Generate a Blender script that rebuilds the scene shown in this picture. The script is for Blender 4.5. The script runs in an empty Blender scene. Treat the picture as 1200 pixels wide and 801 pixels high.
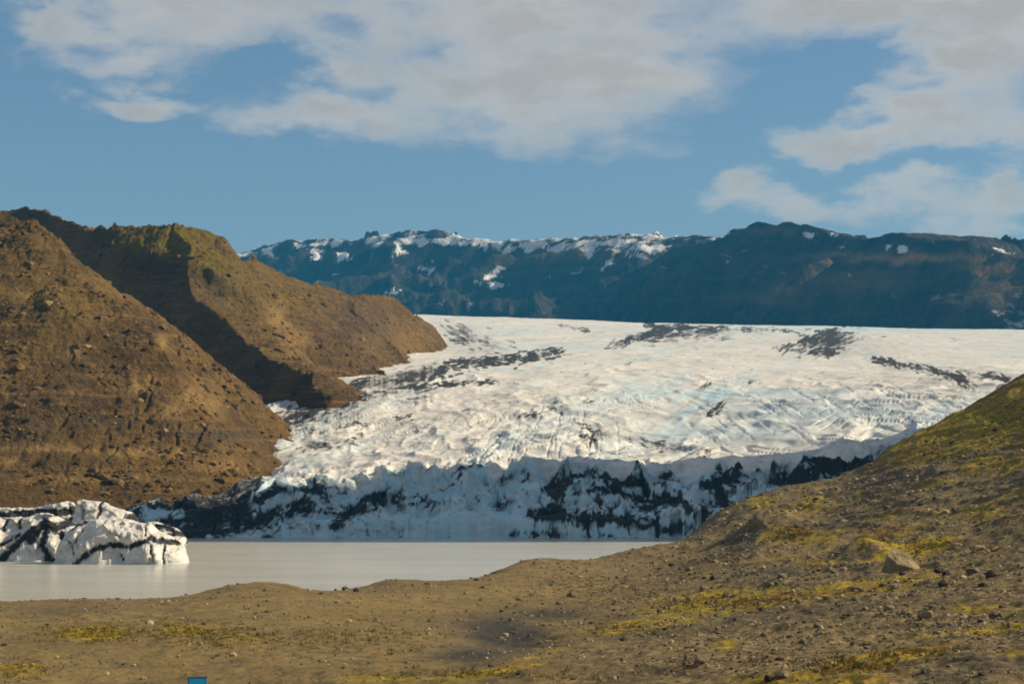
import bpy, math, random
import numpy as np

random.seed(7)
rng = np.random.default_rng(11)
scene = bpy.context.scene
COL = scene.collection

# ------------------------------------------------------------------ camera geometry (metres)
F = 2239.0          # focal length in photo pixels (1200 wide)
CX, HY = 600.0, 560.0
HC = 20.0           # eye height above the lagoon


def wx(px, Y):
    return (px - CX) / F * Y


def wz(py, Y):
    return HC - (py - HY) / F * Y


# ------------------------------------------------------------------ noise
def _hash(ix, iy, seed):
    h = (ix.astype(np.int64) * 374761393 + iy.astype(np.int64) * 668265263 + seed * 1442695041) & 0xFFFFFFFF
    h = ((h ^ (h >> 13)) * 1274126177) & 0xFFFFFFFF
    h = ((h ^ (h >> 16)) * 2246822519) & 0xFFFFFFFF
    return ((h ^ (h >> 15)) & 0xFFFFFF) / float(0x1000000)


def perlin(x, y, seed=0):
    x0 = np.floor(x); y0 = np.floor(y)
    fx = x - x0; fy = y - y0
    ux = fx * fx * fx * (fx * (fx * 6 - 15) + 10)
    uy = fy * fy * fy * (fy * (fy * 6 - 15) + 10)

    def g(dx, dy):
        a = _hash(x0 + dx, y0 + dy, seed) * 2 * np.pi
        return np.cos(a) * (fx - dx) + np.sin(a) * (fy - dy)
    a = g(0, 0); b = g(1, 0); c = g(0, 1); d = g(1, 1)
    return ((a + (b - a) * ux) + ((c + (d - c) * ux) - (a + (b - a) * ux)) * uy) * 1.5


def fbm(x, y, octv=5, seed=0, gain=0.5, lac=2.03):
    s = np.zeros_like(x); a = 1.0; fr = 1.0
    for i in range(octv):
        s += a * perlin(x * fr + 17.3 * i, y * fr - 9.1 * i, seed + i)
        a *= gain; fr *= lac
    return s


def ridged(x, y, octv=5, seed=0, gain=0.5, lac=2.1):
    s = np.zeros_like(x); a = 1.0; fr = 1.0; w = np.ones_like(x)
    for i in range(octv):
        n = 1 - np.abs(perlin(x * fr + 31.7 * i, y * fr + 5.3 * i, seed + i)) * 1.6
        n = n * n * w
        w = np.clip(n * 1.6, 0, 1)
        s += a * n; a *= gain; fr *= lac
    return s


def worley(x, y, seed=0):
    """F1, F2 distances and a random value of the nearest cell."""
    x0 = np.floor(x); y0 = np.floor(y)
    f1 = np.full_like(x, 9.0); f2 = np.full_like(x, 9.0); cid = np.zeros_like(x)
    for dx in (-1, 0, 1):
        for dy in (-1, 0, 1):
            cx = x0 + dx; cy = y0 + dy
            qx = cx + _hash(cx, cy, seed); qy = cy + _hash(cx, cy, seed + 77)
            d = np.hypot(qx - x, qy - y)
            v = _hash(cx, cy, seed + 151)
            near = d < f1
            f2 = np.where(near, f1, np.minimum(f2, d))
            cid = np.where(near, v, cid)
            f1 = np.where(near, d, f1)
    return f1, f2, cid


def facets(x, y, seed):
    """nearest cell: centre offset and three random values (crystal-like facets)"""
    x0 = np.floor(x); y0 = np.floor(y)
    f1 = np.full_like(x, 9.0); ox = np.zeros_like(x); oy = np.zeros_like(x); r = [np.zeros_like(x) for _ in range(3)]
    for dx in (-1, 0, 1):
        for dy in (-1, 0, 1):
            cx = x0 + dx; cy = y0 + dy
            qx = cx + _hash(cx, cy, seed); qy = cy + _hash(cx, cy, seed + 77)
            d = np.hypot(qx - x, qy - y); m = d < f1
            f1 = np.where(m, d, f1); ox = np.where(m, x - qx, ox); oy = np.where(m, y - qy, oy)
            for k in range(3):
                r[k] = np.where(m, _hash(cx, cy, seed + 301 + k), r[k])
    return ox, oy, r


def sstep(a, b, x):
    t = np.clip((x - a) / (b - a), 0, 1)
    return t * t * (3 - 2 * t)


def smax(a, b, k):
    h = np.clip(0.5 + 0.5 * (a - b) / k, 0, 1)
    return b + (a - b) * h + k * h * (1 - h)


def tps(pts, vals):
    """thin plate spline through scattered points"""
    P = np.asarray(pts, float); V = np.asarray(vals, float)
    n = len(P)
    d = np.hypot(P[:, None, 0] - P[None, :, 0], P[:, None, 1] - P[None, :, 1])
    K = np.where(d > 0, d * d * np.log(np.maximum(d, 1e-9)), 0) + 1e-3 * np.eye(n)
    A = np.zeros((n + 3, n + 3))
    A[:n, :n] = K; A[:n, n] = 1; A[:n, n + 1:] = P; A[n, :n] = 1; A[n + 1:, :n] = P.T
    w = np.linalg.solve(A, np.concatenate([V, np.zeros(3)]))

    def ev(x, y):
        out = w[n] + w[n + 1] * x + w[n + 2] * y
        for i in range(n):
            d2 = (x - P[i, 0]) ** 2 + (y - P[i, 1]) ** 2
            out = out + w[i] * 0.5 * d2 * np.log(np.maximum(d2, 1e-12))
        return out
    return ev


def seg_d(x, y, pts, ret_side=False):
    """distance to a polyline, parameter as interpolated extra values"""
    best = np.full_like(x, 1e9); val = np.zeros_like(x); side = np.zeros_like(x)
    for (a, b) in zip(pts[:-1], pts[1:]):
        ax, ay = a[0], a[1]; bx, by = b[0], b[1]
        L2 = (bx - ax) ** 2 + (by - ay) ** 2 + 1e-9
        t = np.clip(((x - ax) * (bx - ax) + (y - ay) * (by - ay)) / L2, 0, 1)
        qx = ax + t * (bx - ax); qy = ay + t * (by - ay)
        d = np.hypot(x - qx, y - qy)
        m = d < best - 1e-7
        sd_ = ((bx - ax) * (y - ay) - (by - ay) * (x - ax)) / math.sqrt(L2)
        tie = (np.abs(d - best) <= 1e-7) & (np.abs(sd_) > np.abs(side))
        best = np.where(m, d, best)
        if len(a) > 2:
            val = np.where(m, a[2] + t * (b[2] - a[2]), val)
        side = np.where(m | tie, sd_, side)
    return best, val, side


# ------------------------------------------------------------------ mesh helpers
def link(o, parent=None):
    COL.objects.link(o)
    if parent is not None:
        o.parent = parent
    return o


def mesh_np(name, co, quads=None, tris=None, mat=None, attrs=None, smooth=True, parent=None):
    me = bpy.data.meshes.new(name)
    nv = len(co)
    me.vertices.add(nv)
    me.vertices.foreach_set('co', np.ascontiguousarray(co, np.float32).ravel())
    faces = []
    if quads is not None and len(quads):
        faces.append((np.asarray(quads, np.int32), 4))
    if tris is not None and len(tris):
        faces.append((np.asarray(tris, np.int32), 3))
    nl = sum(f.size for f, _ in faces); nf = sum(len(f) for f, _ in faces)
    me.loops.add(nl); me.polygons.add(nf)
    me.loops.foreach_set('vertex_index', np.concatenate([f.ravel() for f, _ in faces]))
    tot = np.concatenate([np.full(len(f), k, np.int32) for f, k in faces])
    start = np.concatenate([[0], np.cumsum(tot)[:-1]]).astype(np.int32)
    me.polygons.foreach_set('loop_start', start)
    me.polygons.foreach_set('loop_total', tot)
    me.polygons.foreach_set('use_smooth', np.full(nf, smooth, bool))
    me.update(calc_edges=True)
    for k, v in (attrs or {}).items():
        at = me.attributes.new(k, 'FLOAT', 'POINT')
        at.data.foreach_set('value', np.ascontiguousarray(v, np.float32).ravel())
    if mat:
        me.materials.append(mat)
    o = bpy.data.objects.new(name, me)
    return link(o, parent)


def grid_quads(nr, nc):
    i = np.arange(nr * nc).reshape(nr, nc)
    return np.stack([i[:-1, :-1], i[:-1, 1:], i[1:, 1:], i[1:, :-1]], -1).reshape(-1, 4)


def grid_obj(name, X, Y, Z, mat, attrs=None, smooth=True):
    nr, nc = X.shape
    co = np.stack([X, Y, Z], -1).reshape(-1, 3)
    return mesh_np(name, co, quads=grid_quads(nr, nc), mat=mat, attrs=attrs, smooth=smooth)


def pxcols(lo, hi, d_in, a=-30, b=1230, n_out=60):
    inner = np.arange(a, b + d_in, d_in)
    left = a - (a - lo) * (np.linspace(1, 0, n_out, endpoint=False)) ** 1.6 if lo < a else np.array([])
    right = b + d_in + (hi - b) * (np.linspace(0, 1, n_out + 1)[1:]) ** 1.6 if hi > b else np.array([])
    return np.concatenate([left, inner, right])


def tag(o, label=None, cat=None, group=None, kind=None):
    if label: o['label'] = label
    if cat: o['category'] = cat
    if group: o['group'] = group
    if kind: o['kind'] = kind
    return o


# ------------------------------------------------------------------ shader helpers
class NT:
    def __init__(s, tree):
        s.t = tree; s.n = tree.nodes; s.l = tree.links

    def node(s, typ, props=None, **ins):
        nd = s.n.new(typ)
        for k, v in (props or {}).items():
            setattr(nd, k, v)
        for k, v in ins.items():
            key = int(k[1:]) if k[0] == 'i' and k[1:].isdigit() else k.replace('_', ' ')
            s.set(nd.inputs[key], v)
        return nd

    def set(s, sock, v):
        if isinstance(v, bpy.types.NodeSocket):
            s.l.new(v, sock)
        elif isinstance(v, bpy.types.Node):
            s.l.new(v.outputs[0], sock)
        else:
            if sock.type == 'RGBA' and len(v) == 3:
                v = (*v, 1)
            sock.default_value = v

    def m(s, op, a, b=0.0, c=0.0, clamp=False):
        nd = s.n.new('ShaderNodeMath'); nd.operation = op; nd.use_clamp = clamp
        s.set(nd.inputs[0], a); s.set(nd.inputs[1], b); s.set(nd.inputs[2], c)
        return nd.outputs[0]

    def step(s, x, a, b):
        nd = s.n.new('ShaderNodeMapRange'); nd.interpolation_type = 'SMOOTHSTEP'
        s.set(nd.inputs['Value'], x); s.set(nd.inputs['From Min'], a); s.set(nd.inputs['From Max'], b)
        return nd.outputs[0]

    def mix(s, fac, a, b, blend='MIX'):
        nd = s.n.new('ShaderNodeMix'); nd.data_type = 'RGBA'; nd.blend_type = blend
        s.set(nd.inputs[0], fac); s.set(nd.inputs[6], a); s.set(nd.inputs[7], b)
        return nd.outputs[2]

    def noise(s, vec, scale, detail=4, rough=0.55, dist=0.0):
        nd = s.n.new('ShaderNodeTexNoise')
        s.set(nd.inputs['Vector'], vec); nd.inputs['Scale'].default_value = scale
        nd.inputs['Detail'].default_value = detail; nd.inputs['Roughness'].default_value = rough
        nd.inputs['Distortion'].default_value = dist
        return nd.outputs[0]

    def voro(s, vec, scale, feature='F1', out=0):
        nd = s.n.new('ShaderNodeTexVoronoi'); nd.feature = feature
        s.set(nd.inputs['Vector'], vec); nd.inputs['Scale'].default_value = scale
        return nd.outputs[out]

    def attr(s, name):
        nd = s.n.new('ShaderNodeAttribute'); nd.attribute_name = name
        return nd.outputs['Fac']

    def map(s, vec, scale=(1, 1, 1), rot=(0, 0, 0)):
        nd = s.n.new('ShaderNodeMapping'); s.set(nd.inputs['Vector'], vec)
        nd.inputs['Scale'].default_value = scale; nd.inputs['Rotation'].default_value = rot
        return nd.outputs[0]


def material(name):
    mt = bpy.data.materials.new(name); mt.use_nodes = True
    nt = NT(mt.node_tree); nt.n.clear()
    out = nt.node('ShaderNodeOutputMaterial')
    bsdf = nt.node('ShaderNodeBsdfPrincipled')
    nt.l.new(bsdf.outputs[0], out.inputs['Surface'])
    tc = nt.node('ShaderNodeTexCoord')
    return mt, nt, bsdf, tc.outputs['Object']


def bump(nt, bsdf, h, strength=0.5, dist=0.2):
    b = nt.node('ShaderNodeBump', Height=h, Strength=strength, Distance=dist)
    nt.set(bsdf.inputs['Normal'], b.outputs[0])


def mat_simple(name, col, rough=0.6, var=0.25, scale=3.0, metallic=0.0):
    mt, nt, b, P = material(name)
    n = nt.noise(P, scale, 5)
    dark = tuple(c * (1 - var) for c in col); lite = tuple(min(1, c * (1 + var)) for c in col)
    nt.set(b.inputs['Base Color'], nt.mix(nt.step(n, 0.3, 0.7), dark, lite))
    b.inputs['Roughness'].default_value = rough; b.inputs['Metallic'].default_value = metallic
    return mt


# ---- left hillside
def mat_hill():
    mt, nt, b, P = material('hillside_rock')
    big = nt.noise(P, 0.02, 6, 0.6, 0.6)
    mid = nt.noise(P, 0.09, 6, 0.65, 0.3)
    fine = nt.noise(P, 0.6, 5, 0.7)
    strata = nt.noise(nt.map(P, (0.03, 0.03, 0.5)), 1.0, 5, 0.6, 0.4)
    c = nt.mix(nt.step(big, 0.35, 0.65), (0.098, 0.061, 0.022), (0.195, 0.115, 0.035))
    c = nt.mix(nt.m('MULTIPLY', nt.step(mid, 0.52, 0.68), 0.8), c, (0.060, 0.048, 0.033))
    c = nt.mix(nt.m('MULTIPLY', nt.step(strata, 0.5, 0.64), 0.7), c, (0.26, 0.155, 0.055))
    c = nt.mix(nt.m('MULTIPLY', nt.attr('tan'), nt.step(mid, 0.3, 0.5)), c, (0.40, 0.25, 0.09))
    c = nt.mix(nt.m('MULTIPLY', nt.attr('moss'), nt.step(mid, 0.3, 0.55)), c, (0.21, 0.155, 0.014))
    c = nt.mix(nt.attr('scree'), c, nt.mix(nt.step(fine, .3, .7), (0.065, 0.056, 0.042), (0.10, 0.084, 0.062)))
    spots = nt.step(nt.voro(P, 0.35), 0.42, 0.2)
    c = nt.mix(nt.m('MULTIPLY', nt.m('MULTIPLY', spots, nt.step(fine, 0.5, 0.6)), 0.6), c, (0.035, 0.027, 0.018))
    c = nt.mix(nt.step(fine, 0.3, 0.75), nt.mix(0.45, c, (0.02, 0.014, 0.008)), c)
    nt.set(b.inputs['Base Color'], c)
    b.inputs['Roughness'].default_value = 0.95
    b.inputs['Specular IOR Level'].default_value = 0.15
    h = nt.m('ADD', nt.m('MULTIPLY', fine, 1.0), nt.m('MULTIPLY', mid, 3.0))
    bump(nt, b, h, 1.0, 1.6)
    return mt


# ---- far mountains
def mat_mountain():
    mt, nt, b, P = material('mountain_rock')
    mid = nt.noise(P, 0.006, 7, 0.62, 0.4)
    fine = nt.noise(P, 0.03, 6, 0.7)
    vert = nt.noise(nt.map(P, (0.02, 0.02, 0.003)), 1.0, 6, 0.65, 0.3)
    strata = nt.noise(nt.map(P, (0.0015, 0.0015, 0.03)), 1.0, 5, 0.6, 0.3)
    c = nt.mix(nt.step(vert, 0.35, 0.65), (0.010, 0.011, 0.011), (0.052, 0.045, 0.036))
    c = nt.mix(nt.m('MULTIPLY', nt.step(strata, 0.52, 0.66), 0.5), c, (0.085, 0.06, 0.036))
    c = nt.mix(nt.m('MULTIPLY', nt.attr('ochre'), nt.step(mid, 0.30, 0.50)), c, (0.40, 0.215, 0.065))
    sn = nt.step(nt.m('ADD', nt.attr('snow'), nt.m('MULTIPLY', nt.m('SUBTRACT', nt.m('ADD', nt.m('MULTIPLY', fine, .5), nt.m('MULTIPLY', mid, .5)), 0.5), 3.2)), 0.36, 0.70)
    c = nt.mix(sn, c, (0.78, 0.76, 0.73))
    nt.set(b.inputs['Base Color'], c)
    b.inputs['Roughness'].default_value = 0.95
    b.inputs['Specular IOR Level'].default_value = 0.1
    bump(nt, b, nt.m('ADD', nt.m('MULTIPLY', fine, 10.0), nt.m('MULTIPLY', vert, 26.0)), 1.0, 1.0)
    return mt


# ---- glacier ice
def mat_ice(name, streak=True, warm=(0.80, 0.76, 0.67), scale=1.0):
    mt, nt, b, P = material(name)
    big = nt.noise(P, 0.03 * scale, 5, 0.6, 0.5)
    mid = nt.noise(P, 0.18 * scale, 6, 0.65, 0.5)
    fine = nt.noise(P, 1.1 * scale, 5, 0.7)
    lines = nt.noise(nt.map(P, (0.22 * scale, 0.05 * scale, 0.6 * scale), (0, 0, 0.35)), 1.0, 6, 0.7, 1.2)
    c = nt.mix(nt.step(big, 0.35, 0.7), warm, tuple(v * 0.9 for v in warm))
    dirt = nt.m('MULTIPLY', nt.attr('dirt'), nt.step(nt.m('ADD', nt.m('MULTIPLY', lines, .6), nt.m('MULTIPLY', mid, .4)), 0.41, 0.60))
    c = nt.mix(nt.m('MULTIPLY', dirt, 0.7), c, (0.35, 0.315, 0.26))
    c = nt.mix(nt.m('MULTIPLY', nt.attr('blue'), 0.8), c, (0.33, 0.61, 0.71))
    deb = nt.m('ADD', nt.attr('debris'), nt.m('MULTIPLY', nt.m('SUBTRACT', nt.m('ADD', nt.m('MULTIPLY', mid, .6), nt.m('MULTIPLY', fine, .4)), 0.5), 1.3))
    c = nt.mix(nt.m('MULTIPLY', nt.step(deb, 0.15, 0.60), 0.42), c, (0.20, 0.205, 0.20))
    dm = nt.step(deb, 0.40, 0.82)
    dcol = nt.mix(nt.step(fine, 0.35, 0.65), (0.014, 0.015, 0.017), (0.046, 0.044, 0.042))
    c = nt.mix(dm, c, dcol)
    nt.set(b.inputs['Base Color'], c)
    nt.set(b.inputs['Roughness'], nt.m('ADD', 0.55, nt.m('MULTIPLY', dm, 0.4)))
    b.inputs['Specular IOR Level'].default_value = 0.25
    h = nt.m('ADD', nt.m('MULTIPLY', mid, 1.6), nt.m('ADD', nt.m('MULTIPLY', fine, 0.5), nt.m('MULTIPLY', lines, 0.8)))
    bump(nt, b, h, nt.m('MULTIPLY', nt.attr('bumpy'), 0.5), 0.4 / scale)
    return mt


# ---- foreground ground
def mat_ground():
    mt, nt, b, P = material('ground_gravel')
    big = nt.noise(P, 0.03, 6, 0.6, 0.6)
    mid = nt.noise(P, 0.25, 6, 0.65, 0.3)
    fine = nt.noise(P, 2.2, 6, 0.75)
    peb = nt.voro(P, 2.6, out=1)
    pebd = nt.voro(P, 2.6)
    c = nt.mix(nt.step(big, 0.35, 0.65), (0.205, 0.146, 0.056), (0.285, 0.198, 0.068))
    c = nt.mix(nt.m('MULTIPLY', nt.step(mid, 0.48, 0.64), 0.75), c, (0.125, 0.098, 0.055))
    grav = nt.mix(nt.step(nt.node('ShaderNodeSeparateColor', i0=peb).outputs[0], 0.2, 0.9), (0.115, 0.084, 0.040), (0.32, 0.24, 0.115))
    c = nt.mix(nt.m('MULTIPLY', nt.attr('stony'), nt.step(fine, 0.35, 0.6)), c, grav)
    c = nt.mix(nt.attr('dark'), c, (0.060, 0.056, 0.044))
    mo = nt.step(nt.m('ADD', nt.attr('moss'), nt.m('MULTIPLY', nt.m('SUBTRACT', nt.m('ADD', nt.m('MULTIPLY', mid, .6), nt.m('MULTIPLY', fine, .4)), 0.5), 2.4)), 0.45, 0.75)
    mcol = nt.mix(nt.step(nt.noise(P, 0.7, 4), 0.35, 0.65), (0.28, 0.215, 0.012), (0.46, 0.32, 0.014))
    mcol = nt.mix(nt.step(nt.noise(P, 0.11, 4), 0.5, 0.62), mcol, (0.26, 0.145, 0.022))
    c = nt.mix(nt.m('MULTIPLY', mo, 0.85), c, mcol)
    c = nt.mix(nt.step(fine, 0.3, 0.7), nt.mix(0.4, c, (0.04, 0.028, 0.015)), c)
    nt.set(b.inputs['Base Color'], c)
    b.inputs['Roughness'].default_value = 0.95
    b.inputs['Specular IOR Level'].default_value = 0.15
    h = nt.m('ADD', nt.m('MULTIPLY', fine, 0.25), nt.m('ADD', nt.m('MULTIPLY', pebd, -0.12), nt.m('MULTIPLY', mid, 0.5)))
    bump(nt, b, h, 0.7, 0.5)
    return mt


def mat_water():
    mt, nt, b, P = material('silty_water')
    n1 = nt.noise(nt.map(P, (0.02, 0.05, 1)), 1.0, 5, 0.6, 0.5)
    c = nt.mix(nt.step(n1, 0.35, 0.65), (0.45, 0.44, 0.375), (0.50, 0.485, 0.41))
    nt.set(b.inputs['Base Color'], c)
    b.inputs['Roughness'].default_value = 0.24
    b.inputs['IOR'].default_value = 1.33
    w = nt.noise(nt.map(P, (0.5, 1.2, 1)), 1.0, 4, 0.6, 0.3)
    bump(nt, b, w, 0.2, 0.2)
    return mt


def mat_stone(name, lo, hi, scale=2.0):
    mt, nt, b, P = material(name)
    g = nt.node('ShaderNodeObjectInfo')
    n = nt.noise(P, scale, 6, 0.65, 0.3); f = nt.noise(P, scale * 8, 4, 0.7)
    c = nt.mix(nt.step(n, 0.32, 0.68), lo, hi)
    c = nt.mix(nt.m('MULTIPLY', nt.step(f, 0.5, 0.65), 0.5), c, tuple(v * 0.45 for v in lo))
    lich = nt.step(nt.noise(P, scale * 2.3, 4, 0.6), 0.62, 0.72)
    c = nt.mix(nt.m('MULTIPLY', lich, 0.4), c, (0.22, 0.17, 0.06))
    c = nt.mix(nt.m('MULTIPLY', g.outputs['Random'], 0.45), c, (0.06, 0.048, 0.034))
    nt.set(b.inputs['Base Color'], c)
    b.inputs['Roughness'].default_value = 0.92
    b.inputs['Specular IOR Level'].default_value = 0.2
    bump(nt, b, nt.m('ADD', n, nt.m('MULTIPLY', f, 0.3)), 0.6, 0.3 / scale)
    return mt


M_HILL = mat_hill(); M_MTN = mat_mountain(); M_ICE = mat_ice('glacier_ice')
M_BERG = mat_ice('iceberg_ice', warm=(0.70, 0.675, 0.61), scale=2.2)
M_GROUND = mat_ground(); M_WATER = mat_water()
M_TAN = mat_stone('tan_stone', (0.23, 0.17, 0.09), (0.40, 0.31, 0.175))
M_GREY = mat_stone('grey_stone', (0.14, 0.112, 0.075), (0.27, 0.215, 0.145))
M_DARK = mat_stone('dark_basalt', (0.030, 0.026, 0.022), (0.085, 0.068, 0.05))

# ================================================================== FOREGROUND GROUND
ctrl = []   # px, py, Y
for row in [
    (-200, 708, 262), (0, 707, 262), (80, 704, 264), (150, 703, 266), (225, 699, 268), (265, 691, 272), (320, 689, 276), (365, 694, 280),
    (410, 692, 290), (450, 684, 300), (500, 686, 315), (560, 677, 335), (600, 664, 350), (630, 661, 358), (665, 664, 370), (720, 650, 388), (770, 640, 400),
    (800, 634, 412), (815, 622, 420), (835, 605, 426), (870, 587, 432), (920, 571, 440), (980, 557, 448), (1010, 546, 452), (1050, 520, 458),
    (1100, 494, 464), (1150, 467, 470), (1200, 440, 476), (1300, 392, 490), (1400, 350, 505),
    # behind the outline
    (-200, 760, 320), (100, 755, 330), (300, 745, 345), (500, 735, 390), (640, 712, 430), (720, 700, 450), (800, 690, 480), (860, 640, 500),
    (1000, 600, 540), (1100, 545, 560), (1200, 490, 570), (1400, 395, 590),
    (-200, 680, 620), (200, 680, 620), (600, 680, 620), (800, 672, 620), (1000, 625, 640), (1200, 530, 650), (1400, 420, 660),
    # near part
    (-200, 801, 105), (0, 801, 105), (230, 803, 104), (400, 801, 98), (600, 801, 86), (750, 801, 74), (900, 801, 62), (1050, 801, 55), (1200, 801, 50), (1400, 801, 46),
    (-200, 745, 160), (0, 745, 160), (100, 738, 165), (230, 735, 165), (350, 738, 160), (480, 742, 150), (560, 752, 140), (620, 752, 132), (700, 748, 128), (800, 742, 118), (900, 742, 104), (1000, 742, 94), (1100, 742, 84), (1200, 742, 76),
    (0, 722, 205), (200, 716, 210), (400, 708, 220), (520, 712, 215), (600, 718, 200), (680, 706, 215), (760, 690, 225), (860, 690, 190), (1000, 690, 150), (1200, 690, 114),
    (640, 684, 290), (720, 672, 310), (800, 658, 330), (860, 645, 300), (930, 640, 255), (1000, 644, 225), (1100, 642, 200), (1200, 640, 172),
    (860, 618, 380), (930, 605, 360), (1000, 598, 330), (1100, 596, 270), (1200, 598, 225),
    (1000, 572, 400), (1100, 548, 350), (1200, 545, 300), (1100, 520, 420), (1200, 495, 390),
    # towards the camera
    (0, 1060, 40), (600, 1060, 36), (1200, 1000, 28), (0, 1500, 10), (600, 1000, 9), (1200, 940, 8)]:
    ctrl.append(row)
C = np.array(ctrl, float)
_g = tps(np.stack([C[:, 0] / 260.0, np.log2(C[:, 2]) * 1.5], 1), C[:, 1])

GROUND_BUMPS = []  # gx, gy, radius_x, radius_y, height


def add_bump(px, py, Y, rx, ry, h):
    GROUND_BUMPS.append((wx(px, Y), Y, rx, ry, h))


add_bump(905, 618, 350, 6.0, 16, 2.6)
add_bump(880, 630, 345, 5.0, 6, 1.6)
add_bump(1012, 655, 212, 3.6, 7, 1.7)
add_bump(590, 745, 141, 4.5, 16, -.9)
add_bump(640, 665, 352, 8.0, 10, 0.9)
add_bump(300, 692, 272, 9.0, 8, 0.7)
add_bump(470, 686, 300, 7.0, 8, 0.6)


def ground_base(px, Y):
    p = np.clip(px, -250, 1500)
    Yc = np.clip(Y, 7, 620)
    py = _g(p / 260.0, np.log2(Yc) * 1.5)
    z = HC - (py - HY) / F * Yc
    return np.where(Y > 600, z + (-6 - z) * sstep(600, 690, Y) * (1 - sstep(1250, 1400, p)), z)


def ground_z(X, Y):
    px = CX + X * F / np.maximum(Y, 5)
    z = ground_base(px, Y)
    z = np.clip(z, -6, 130)
    amp = 0.35 + 0.9 * sstep(600, 1000, px) * sstep(80, 300, Y)
    sub = sstep(-1, 2.5, z)
    z = z + sub * amp * (0.7 * fbm(X / 26, Y / 34, 3, 3) + 0.32 * (ridged(X / 9 + 0.25 * Y / 9, Y / 26, 4, 9) - 0.9))
    z = z + sub * 0.10 * fbm(X / 1.9, Y / 3.0, 4, 21) * (1 + sstep(500, 1000, px))
    for (gx, gy, rx, ry, h) in GROUND_BUMPS:
        d = ((X - gx) / rx) ** 2 + ((Y - gy) / ry) ** 2
        z = z + h * np.exp(-d * 1.4)
    # unseen ridge added out of frame on the right, shaped to shade the ice front
    q = sstep(0, 1, (X - 205 - 10 * fbm(X * 0 + 3.1, Y / 40, 3, 5)) / 150)
    end = 733 + 14 * fbm(X / 30, X * 0 + 2.2, 4, 8)
    band = sstep(628, 690, Y + 14 * fbm(X / 40, Y / 40, 3, 15)) * (1 - sstep(end - 6, end + 40, Y))
    shade_ridge = 275 * q * band * (1 + 0.09 * fbm(X / 40, Y / 25, 5, 6))
    far = 60 * sstep(240, 520, X) * sstep(300, 480, Y)
    z = np.maximum(z, 0) * (z > 0) + np.minimum(z, 0)
    return np.where(shade_ridge + far > 0.3, smax(z, shade_ridge + far + np.minimum(z, 40), 4.0), z)


pxs = pxcols(-3000, 4800, 1.5, n_out=130)
Ys = np.concatenate([np.linspace(7, 40, 18, endpoint=False), np.geomspace(40, 520, 860, endpoint=False), np.geomspace(520, 1100, 150)])
PX, YY = np.meshgrid(pxs, Ys)
GX = wx(PX, YY)
GZ = ground_z(GX, YY)
GRID = (pxs, Ys, GZ)


def in_img(X, Y, Z):
    return CX + X * F / Y, HY - (Z - HC) * F / Y


def blobs(px, py, lst):
    m = np.zeros_like(px)
    for b in lst:
        (bx, by, rx, ry, s) = b[:5]
        a = b[5] if len(b) > 5 else 0.0
        dx = px - bx; dy = py - by
        u = dx * math.cos(a) + dy * math.sin(a); v = -dx * math.sin(a) + dy * math.cos(a)
        m = np.maximum(m, s * np.exp(-((u / rx) ** 2 + (v / ry) ** 2)))
    return m


gpx, gpy = in_img(GX, YY, GZ)
moss = blobs(gpx, gpy, [
    (110, 742, 60, 12, .75), (60, 768, 70, 12, .45), (20, 785, 60, 14, .55), (220, 738, 60, 14, .6), (300, 748, 80, 16, .45),
    (850, 705, 120, 12, .8, -.12), (920, 625, 26, 10, .95), (955, 632, 34, 8, .6), (1030, 625, 50, 8, .65), (1080, 640, 60, 10, .75, -.3),
    (1160, 600, 60, 14, .5), (1180, 500, 120, 22, 1.0, -.2), (1080, 530, 70, 10, .75, -.3), (1180, 540, 60, 8, .8), (890, 585, 20, 8, .7), (990, 690, 50, 7, .6, -.1), (880, 708, 60, 9, .7, -.2),
    (1000, 780, 60, 10, 1.0, -.2), (1070, 765, 60, 7, .85, -.2), (960, 795, 90, 8, .7), (560, 790, 120, 9, .6, -.2), (450, 795, 80, 6, .7), (640, 765, 90, 8, .5, -.25), (730, 735, 60, 9, .6, -.25),
    (1120, 712, 60, 8, .6), (850, 755, 14, 6, .9), (1190, 765, 30, 8, .7), (640, 700, 90, 14, .25), (700, 680, 70, 10, .3), (950, 660, 60, 8, .5), (960, 595, 30, 6, .6), (800, 725, 60, 8, .5, -.2)])
moss = moss * 1.2 + (0.20 + 0.5 * fbm(GX / 12, YY / 34, 5, 61)) * sstep(640, 900, gpx) + .38 * sstep(1000, 1130, gpx) * sstep(560, 500, gpy)
dark = blobs(gpx, gpy, [(1010, 655, 34, 14, .9, -.4), (870, 632, 26, 12, .8, -.5), (592, 742, 56, 22, 1.3), (555, 766, 48, 12, 1.0), (645, 720, 60, 10, .9), (930, 720, 130, 12, .45, -.15), (60, 715, 140, 8, .35), (1150, 780, 60, 20, .5),  # includes shade painted on the left faces of two mounds; hollow is dark gravel
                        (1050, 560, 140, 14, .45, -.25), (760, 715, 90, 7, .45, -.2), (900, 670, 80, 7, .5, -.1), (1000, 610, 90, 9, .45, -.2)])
stony = np.clip(sstep(560, 900, gpx) * 0.8 + 0.15 + 0.5 * fbm(GX / 12, YY / 20, 4, 71), 0, 1)
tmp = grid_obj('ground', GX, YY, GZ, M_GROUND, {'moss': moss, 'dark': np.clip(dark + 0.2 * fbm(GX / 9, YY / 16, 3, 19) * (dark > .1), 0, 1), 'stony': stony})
tag(tmp, kind='structure')

def strokes(px, py, lst):
    m = np.zeros_like(px)
    for (w, s, pts) in lst:
        xs = [p[0] for p in pts]; ys = [p[1] for p in pts]
        bb = (px > min(xs) - 5 * w - 5) & (px < max(xs) + 5 * w + 5) & (py > min(ys) - 5 * w - 5) & (py < max(ys) + 5 * w + 5)
        if not bb.any():
            continue
        d, _, _ = seg_d(px[bb], py[bb], pts)
        m[bb] = np.maximum(m[bb], s * np.exp(-(d / w) ** 2))
    return m


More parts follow.
